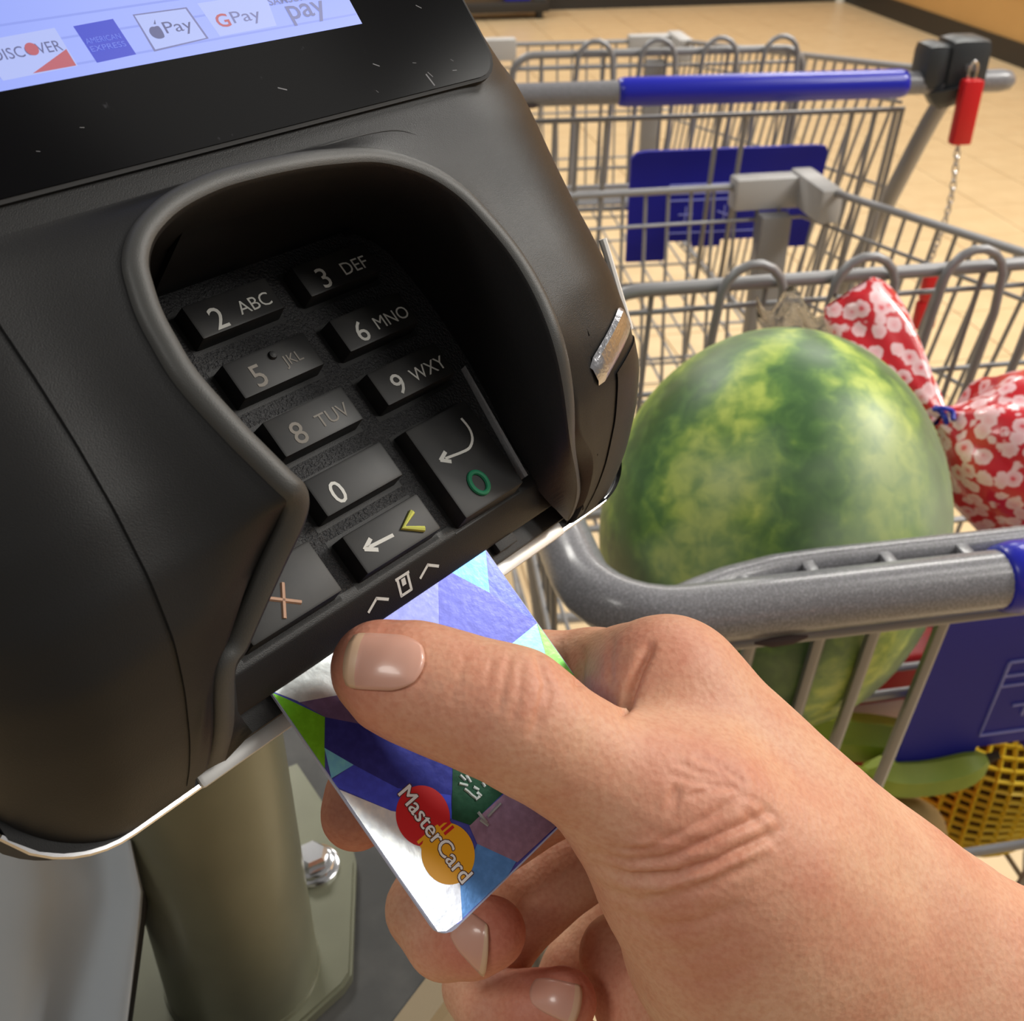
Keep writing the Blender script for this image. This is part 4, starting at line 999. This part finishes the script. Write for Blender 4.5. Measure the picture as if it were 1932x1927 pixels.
# ---------------------------------------------------------------- watermelon
def node_mat(name): 
    m = bpy.data.materials.new(name); m.use_nodes = True; return m, m.node_tree, m.node_tree.nodes['Principled BSDF']
m, nt, b = node_mat('watermelon_rind')
tc = nt.nodes.new('ShaderNodeTexCoord')
sep = nt.nodes.new('ShaderNodeSeparateXYZ'); nt.links.new(tc.outputs['Object'], sep.inputs[0])
at2 = nt.nodes.new('ShaderNodeMath'); at2.operation = 'ARCTAN2'; nt.links.new(sep.outputs['Y'], at2.inputs[0]); nt.links.new(sep.outputs['X'], at2.inputs[1])
def nz2(scale, det=5, dist=0.):
    n = nt.nodes.new('ShaderNodeTexNoise'); n.inputs['Scale'].default_value = scale; n.inputs['Detail'].default_value = det; n.inputs['Distortion'].default_value = dist
    nt.links.new(tc.outputs['Object'], n.inputs['Vector']); return n
def mth(op, a, b_=None):
    x = nt.nodes.new('ShaderNodeMath'); x.operation = op
    for i, v in enumerate((a, b_)):
        if v is None: continue
        if hasattr(v, 'links') or hasattr(v, 'is_linked'): nt.links.new(v, x.inputs[i])
        else: x.inputs[i].default_value = v
    return x.outputs[0]
n1 = nz2(22, 4, .5).outputs['Fac']; n2 = nz2(105, 8, .4).outputs['Fac']; n3 = nz2(9, 3).outputs['Fac']
ph = mth('ADD', mth('MULTIPLY', at2.outputs[0], 6.), mth('MULTIPLY', n1, 5.))
st = mth('ADD', mth('MULTIPLY', mth('SINE', ph), .30), mth('MULTIPLY', n2, 1.12))
rp_ = nt.nodes.new('ShaderNodeValToRGB'); e = rp_.color_ramp.elements
e[0].position = .22; e[0].color = srgb(66, 104, 56); e[1].position = .95; e[1].color = srgb(184, 204, 96)
x = e.new(.45); x.color = srgb(86, 126, 64); x = e.new(.70); x.color = srgb(128, 162, 74)
nt.links.new(st, rp_.inputs['Fac'])
bl = nt.nodes.new('ShaderNodeValToRGB'); bl.color_ramp.elements[0].position = .42; bl.color_ramp.elements[1].position = .66
nt.links.new(n3, bl.inputs['Fac'])
mxn = nt.nodes.new('ShaderNodeMix'); mxn.data_type = 'RGBA'; mxn.inputs['B'].default_value = srgb(158, 174, 150)
nt.links.new(mth('MULTIPLY', bl.outputs['Color'], .7), mxn.inputs['Factor']); nt.links.new(rp_.outputs['Color'], mxn.inputs['A'])
nt.links.new(mxn.outputs['Result'], b.inputs['Base Color']); b.inputs['Roughness'].default_value = .42
mz = .62; mc_ = P(1452, 1003, mz); sx_, sz_ = 322*mz/F, 382*mz/F
bm = bmesh.new(); bmesh.ops.create_uvsphere(bm, u_segments=64, v_segments=40, radius=1)
for v in bm.verts:
    a = math.atan2(v.co.y, v.co.x); rr2 = 1+.012*math.cos(5*a)*(1-v.co.z**2)
    v.co = (v.co.x*sx_*rr2, v.co.y*sx_*rr2, v.co.z*sz_)
me = bpy.data.meshes.new('watermelon'); bm.to_mesh(me); bm.free()
mel = empty('watermelon', mc_); mel.rotation_euler = (math.radians(-22), math.radians(8), 0)
tag(mel, 'large green striped watermelon in the near cart behind its grey handle', 'watermelon')
mb = link('rind', me, m, mel)
v, f = tube_data(catmull([(0, 0, -sz_*.985), (.004, .002, -sz_*1.03), (.010, .002, -sz_*1.07)], 3), .004, 8); mesh('stem', v, f, mat('dry_stem', srgb(110, 96, 60), .7), mel)
# ---------------------------------------------------------------- bread bag tied with a blue twist tie
m2, nt, b = node_mat('red_flower_print')
tc = nt.nodes.new('ShaderNodeTexCoord')
vo = nt.nodes.new('ShaderNodeTexVoronoi'); vo.inputs['Scale'].default_value = 105; vo.inputs['Randomness'].default_value = .75; nt.links.new(tc.outputs['Object'], vo.inputs['Vector'])
nn_ = nt.nodes.new('ShaderNodeTexNoise'); nn_.inputs['Scale'].default_value = 320; nt.links.new(tc.outputs['Object'], nn_.inputs['Vector'])
ds = mth('ADD', vo.outputs['Distance'], mth('MULTIPLY', nn_.outputs['Fac'], .34))
rp2 = nt.nodes.new('ShaderNodeValToRGB'); e = rp2.color_ramp.elements
e[0].position = .28; e[0].color = srgb(226, 90, 100); e[1].position = .78; e[1].color = srgb(206, 34, 46)
x = e.new(.36); x.color = srgb(240, 176, 184); x = e.new(.66); x.color = srgb(246, 206, 212); x = e.new(.73); x.color = srgb(210, 40, 52)
nt.links.new(ds, rp2.inputs['Fac']); nt.links.new(rp2.outputs['Color'], b.inputs['Base Color'])
b.inputs['Roughness'].default_value = .28; b.inputs['Coat Weight'].default_value = .4; b.inputs['Coat Roughness'].default_value = .1
bag = empty('bread_bag', NC(-.03, .17, .86)); tag(bag, 'red bread bag with white flower print gathered by a blue twist tie', 'bread bag')
def bagtube(name, pts, radii, m, folds, amp, flat=1., seed=0, n=48):
    rng = np.random.RandomState(seed); p = catmull(np.array(pts), 6); r = catmull(np.array(radii)[:, None], 6)[:, 0]
    V = []; prev = None; k = len(p)
    for i in range(k):
        t = p[min(i+1, k-1)]-p[max(i-1, 0)]; t /= np.linalg.norm(t)
        u = R_-t*(R_@t) if prev is None else prev-t*(prev@t); u /= np.linalg.norm(u); prev = u; w = np.cross(t, u)
        for q in range(n):
            a = 2*math.pi*q/n; nr_ = .016/max(r[i], .006)
            rr2 = r[i]*(1+amp*min(nr_, 1.4)*(math.sin(folds*a+.6*math.sin(i*.35))+.5*math.sin((folds*2-1)*a+1.7)))
            V.append(p[i]+rr2*(math.cos(a)*u+flat*math.sin(a)*w))
    Fc = [(i*n+q, i*n+(q+1) % n, (i+1)*n+(q+1) % n, (i+1)*n+q) for i in range(k-1) for q in range(n)]
    return mesh(name, V, Fc, m, bag, world=True, angle=None)
bz = .64
bagtube('bag_body', [P(1771, 787, bz), P(1795, 800, bz), P(1845, 825, bz), P(1905, 845, bz+.01), P(1990, 880, bz+.03), P(2120, 930, bz+.06), P(2190, 960, bz+.07), P(2200, 963, bz+.071)],
        [.0065, .013, .036, .0475, .056, .05, .025, .001], m2, 6, .10)
bagtube('bag_neck', [P(1771, 787, bz), P(1745, 762, bz+.003), P(1705, 705, bz+.008), P(1655, 630, bz+.016), P(1615, 575, bz+.02), P(1600, 552, bz+.02)],
        [.0065, .0105, .017, .0235, .0235, .019], m2, 4, .16, .55)
v, f = tube_data([P(1771, 787, bz)+.0085*(math.cos(t)*np.array([.3, .1, -.75])+math.sin(t)*np.array([.2, -.95, .1])) for t in np.linspace(0, 2*math.pi, 18, endpoint=False)], .0016, 8, True)
w2 = tube_data(catmull([P(1760, 772, bz-.009), P(1780, 770, bz-.012), P(1797, 776, bz-.010), P(1798, 792, bz-.012)], 4), .0015, 8)
mesh('twist_tie', *join([(v, f), w2]), mat('twist_tie_blue', srgb(36, 50, 175), .4), bag, world=True)
# clear produce bag behind the melon
CLR = mat('clear_film', srgb(235, 238, 240), .06, trans=1., ior=1.12, bump=(120, .6, .004))
cb_ = []
N1, N2 = 16, 12; rng = np.random.RandomState(4)
for i in range(N1):
    for j in range(N2):
        x = 1428+150*i/(N1-1); y = 690-(132-28*math.sin(i*.7)-18*(i/(N1-1)))*j/(N2-1); cb_.append(P(x, y, .72+.014*math.sin(i*.9+j*.5)+.012*math.sin(j*1.3+i*.3)+.006*rng.rand()))
o = mesh('clear_plastic_bag', cb_, [(i*N2+j, (i+1)*N2+j, (i+1)*N2+j+1, i*N2+j+1) for i in range(N1-1) for j in range(N2-1)], CLR, None, angle=None)
o.modifiers.new('thick', 'SOLIDIFY').thickness = .0006; tag(o, 'crumpled clear plastic bag sticking up behind the watermelon', 'plastic bag')
v, f = tube_data([P(1497, 668, .70), P(1497, 640, .70), P(1496, 622, .70), P(1495, 616, .70)], [.008, .008, .0065, .003], 14); o = mesh('bottle_cap', v, f, mat('cap_black', srgb(38, 38, 40), .4)); tag(o, 'small black cap inside the clear plastic bag', 'cap')
# ---------------------------------------------------------------- groceries low in the near cart
def banana(c, L, bend, r, rot, tilt, colr, name, label):
    root = empty(name, c); t = np.linspace(-1, 1, 15); pts = np.stack([L/2*np.sin(t*bend)/math.sin(bend), np.zeros(15), -(L/2/math.sin(bend))*(1-np.cos(t*bend))], 1)
    rad = r*np.clip(1-np.abs(t)**5*.75, .1, 1)
    Rm = np.array(Matrix.Rotation(rot, 3, 'Z') @ Matrix.Rotation(tilt, 3, 'X')); pts = pts@Rm.T
    mesh('peel', *tube_data(pts, rad, 7), colr, root, angle=25)
    d = pts[-1]-pts[-2]; d /= np.linalg.norm(d)
    mesh('tip', *tube_data([pts[-1]-d*.002, pts[-1]+d*.008], [rad[-1]*1.05, rad[-1]*.7], 7), mat('banana_tip', srgb(60, 48, 30), .7), root)
    d = pts[0]-pts[1]; d /= np.linalg.norm(d)
    mesh('stalk', *tube_data([pts[0]-d*.002, pts[0]+d*.02], [rad[0]*1.1, rad[0]*.9], 7), colr, root)
    tag(root, label, 'banana', 'green bananas in the near cart'); return root
BAN = mat('banana_green', srgb(158, 176, 62), .45, noise=(30, srgb(138, 162, 58), .4, .7))
banana(P(1612, 1392, .74), .125, .6, .017, math.radians(-6), math.radians(20), BAN, 'banana', 'green banana under the watermelon, between the cart wires')
banana(P(1738, 1462, .72), .085, .5, .0145, math.radians(8), math.radians(190), BAN, 'banana', 'green banana with dark tip poking out below the blue seat plate')
# yellow net bag
nb = empty('net_bag', NC(.045, .235, .56)); tag(nb, 'yellow net bag of produce at the bottom of the near cart', 'net bag')
bm = bmesh.new(); bmesh.ops.create_uvsphere(bm, u_segments=60, v_segments=34, radius=1)
Vn = np.array([v.co[:] for v in bm.verts]); Fn = [tuple(v.index for v in f.verts) for f in bm.faces]; bm.free()
lump = 1+.06*np.sin(Vn[:, 0]*5+1)*np.cos(Vn[:, 1]*4)+.04*np.sin(Vn[:, 2]*6+Vn[:, 0]*4)
Sc = np.array([.11, .10, .082])*1.0
W_net = Vn*lump[:, None]*Sc
nbc = NC(.05, .235, .655)
Vw = W_net@CN+nbc
inner = mesh('produce', (W_net*.96)@CN+nbc, Fn, mat('produce_ochre', srgb(150, 112, 30), .6, noise=(40, srgb(96, 66, 18), .4, .65)), nb, world=True)
net = mesh('net', Vw, Fn, mat('net_yellow', srgb(236, 204, 52), .45), nb, smooth=False, world=True)
wf = net.modifiers.new('net', 'WIREFRAME'); wf.thickness = .0056; wf.use_even_offset = False
# red carton, lettuce bag, paper bag
def prism_box(name, c, sx, sy, sz, rz, m, label, cat):
    v, f = box_data(-sx/2, sx/2, -sy/2, sy/2, 0, sz, .003); o = mesh(name, v, f, m); o.location = c; o.rotation_euler.z = rz; tag(o, label, cat); return o
rc = NC(-.112, .174, .567); ro = empty('red_carton', rc, math.radians(10.3)); tag(ro, 'red food carton standing in the near cart beside the watermelon', 'carton')
v, f = box_data(-.045, .045, -.021, .021, 0, .262, .002); mesh('carton', v, f, mat('carton_red', srgb(188, 26, 34), .4), ro)
v, f = box_data(-.0452, .0452, -.0215, -.0208, .205, .225, 0); mesh('white_band', v, f, mat('carton_white', srgb(225, 200, 196), .5), ro)
def blob(name, c, s, m, label, cat, seed, amp=.16):
    bm = bmesh.new(); bmesh.ops.create_icosphere(bm, subdivisions=4, radius=1); rng = np.random.RandomState(seed); k = rng.randn(8, 3)*3.2; ph = rng.rand(8)*6
    for v in bm.verts:
        q = np.array(v.co[:]); d = 1+amp*sum(math.sin(k[i]@q+ph[i]) for i in range(8))/3; v.co = tuple(q*d*np.array(s))
    me = bpy.data.meshes.new(name); bm.to_mesh(me); bm.free(); o = link(name, me, m); o.location = c; tag(o, label, cat); return o
blob('lettuce_head', P(1768, 1178, .86), (.045, .045, .035), mat('lettuce', srgb(196, 205, 170), .5, noise=(60, srgb(130, 160, 90), .45, .65)), 'pale green leafy vegetable above the red carton', 'vegetable', 3)
blob('paper_bag', P(1665, 1590, .775), (.042, .034, .055), mat('paper_tan', srgb(176, 148, 100), .7, noise=(40, srgb(140, 116, 74), .4, .7)), 'crumpled tan bag beside the yellow net bag', 'paper bag', 9, .1)
# ---------------------------------------------------------------- far trolley by the wall
tb = np.array(hz(960, 40, 0)); ft = empty('flat_trolley', tb, YAW); tag(ft, 'black flat trolley with a blue crate by the far wall', 'trolley')
v, f = box_data(-.6, .28, 0, .22, .05, .12, .01); mesh('deck', v, f, BASEM, ft)
v, f = box_data(-.02, .16, .03, .2, .121, .40, .012); mesh('crate', v, f, BLUE, ft)
v, f = box_data(.18, .27, .03, .09, .121, .32, .01); mesh('post', v, f, mat('trolley_grey', srgb(88, 90, 92), .5), ft)
for x in (-.5, .22):
    mesh('wheel', *tube_data([(x-.02, .06, .042), (x+.02, .06, .042)], .041, 16), TYRE, ft)
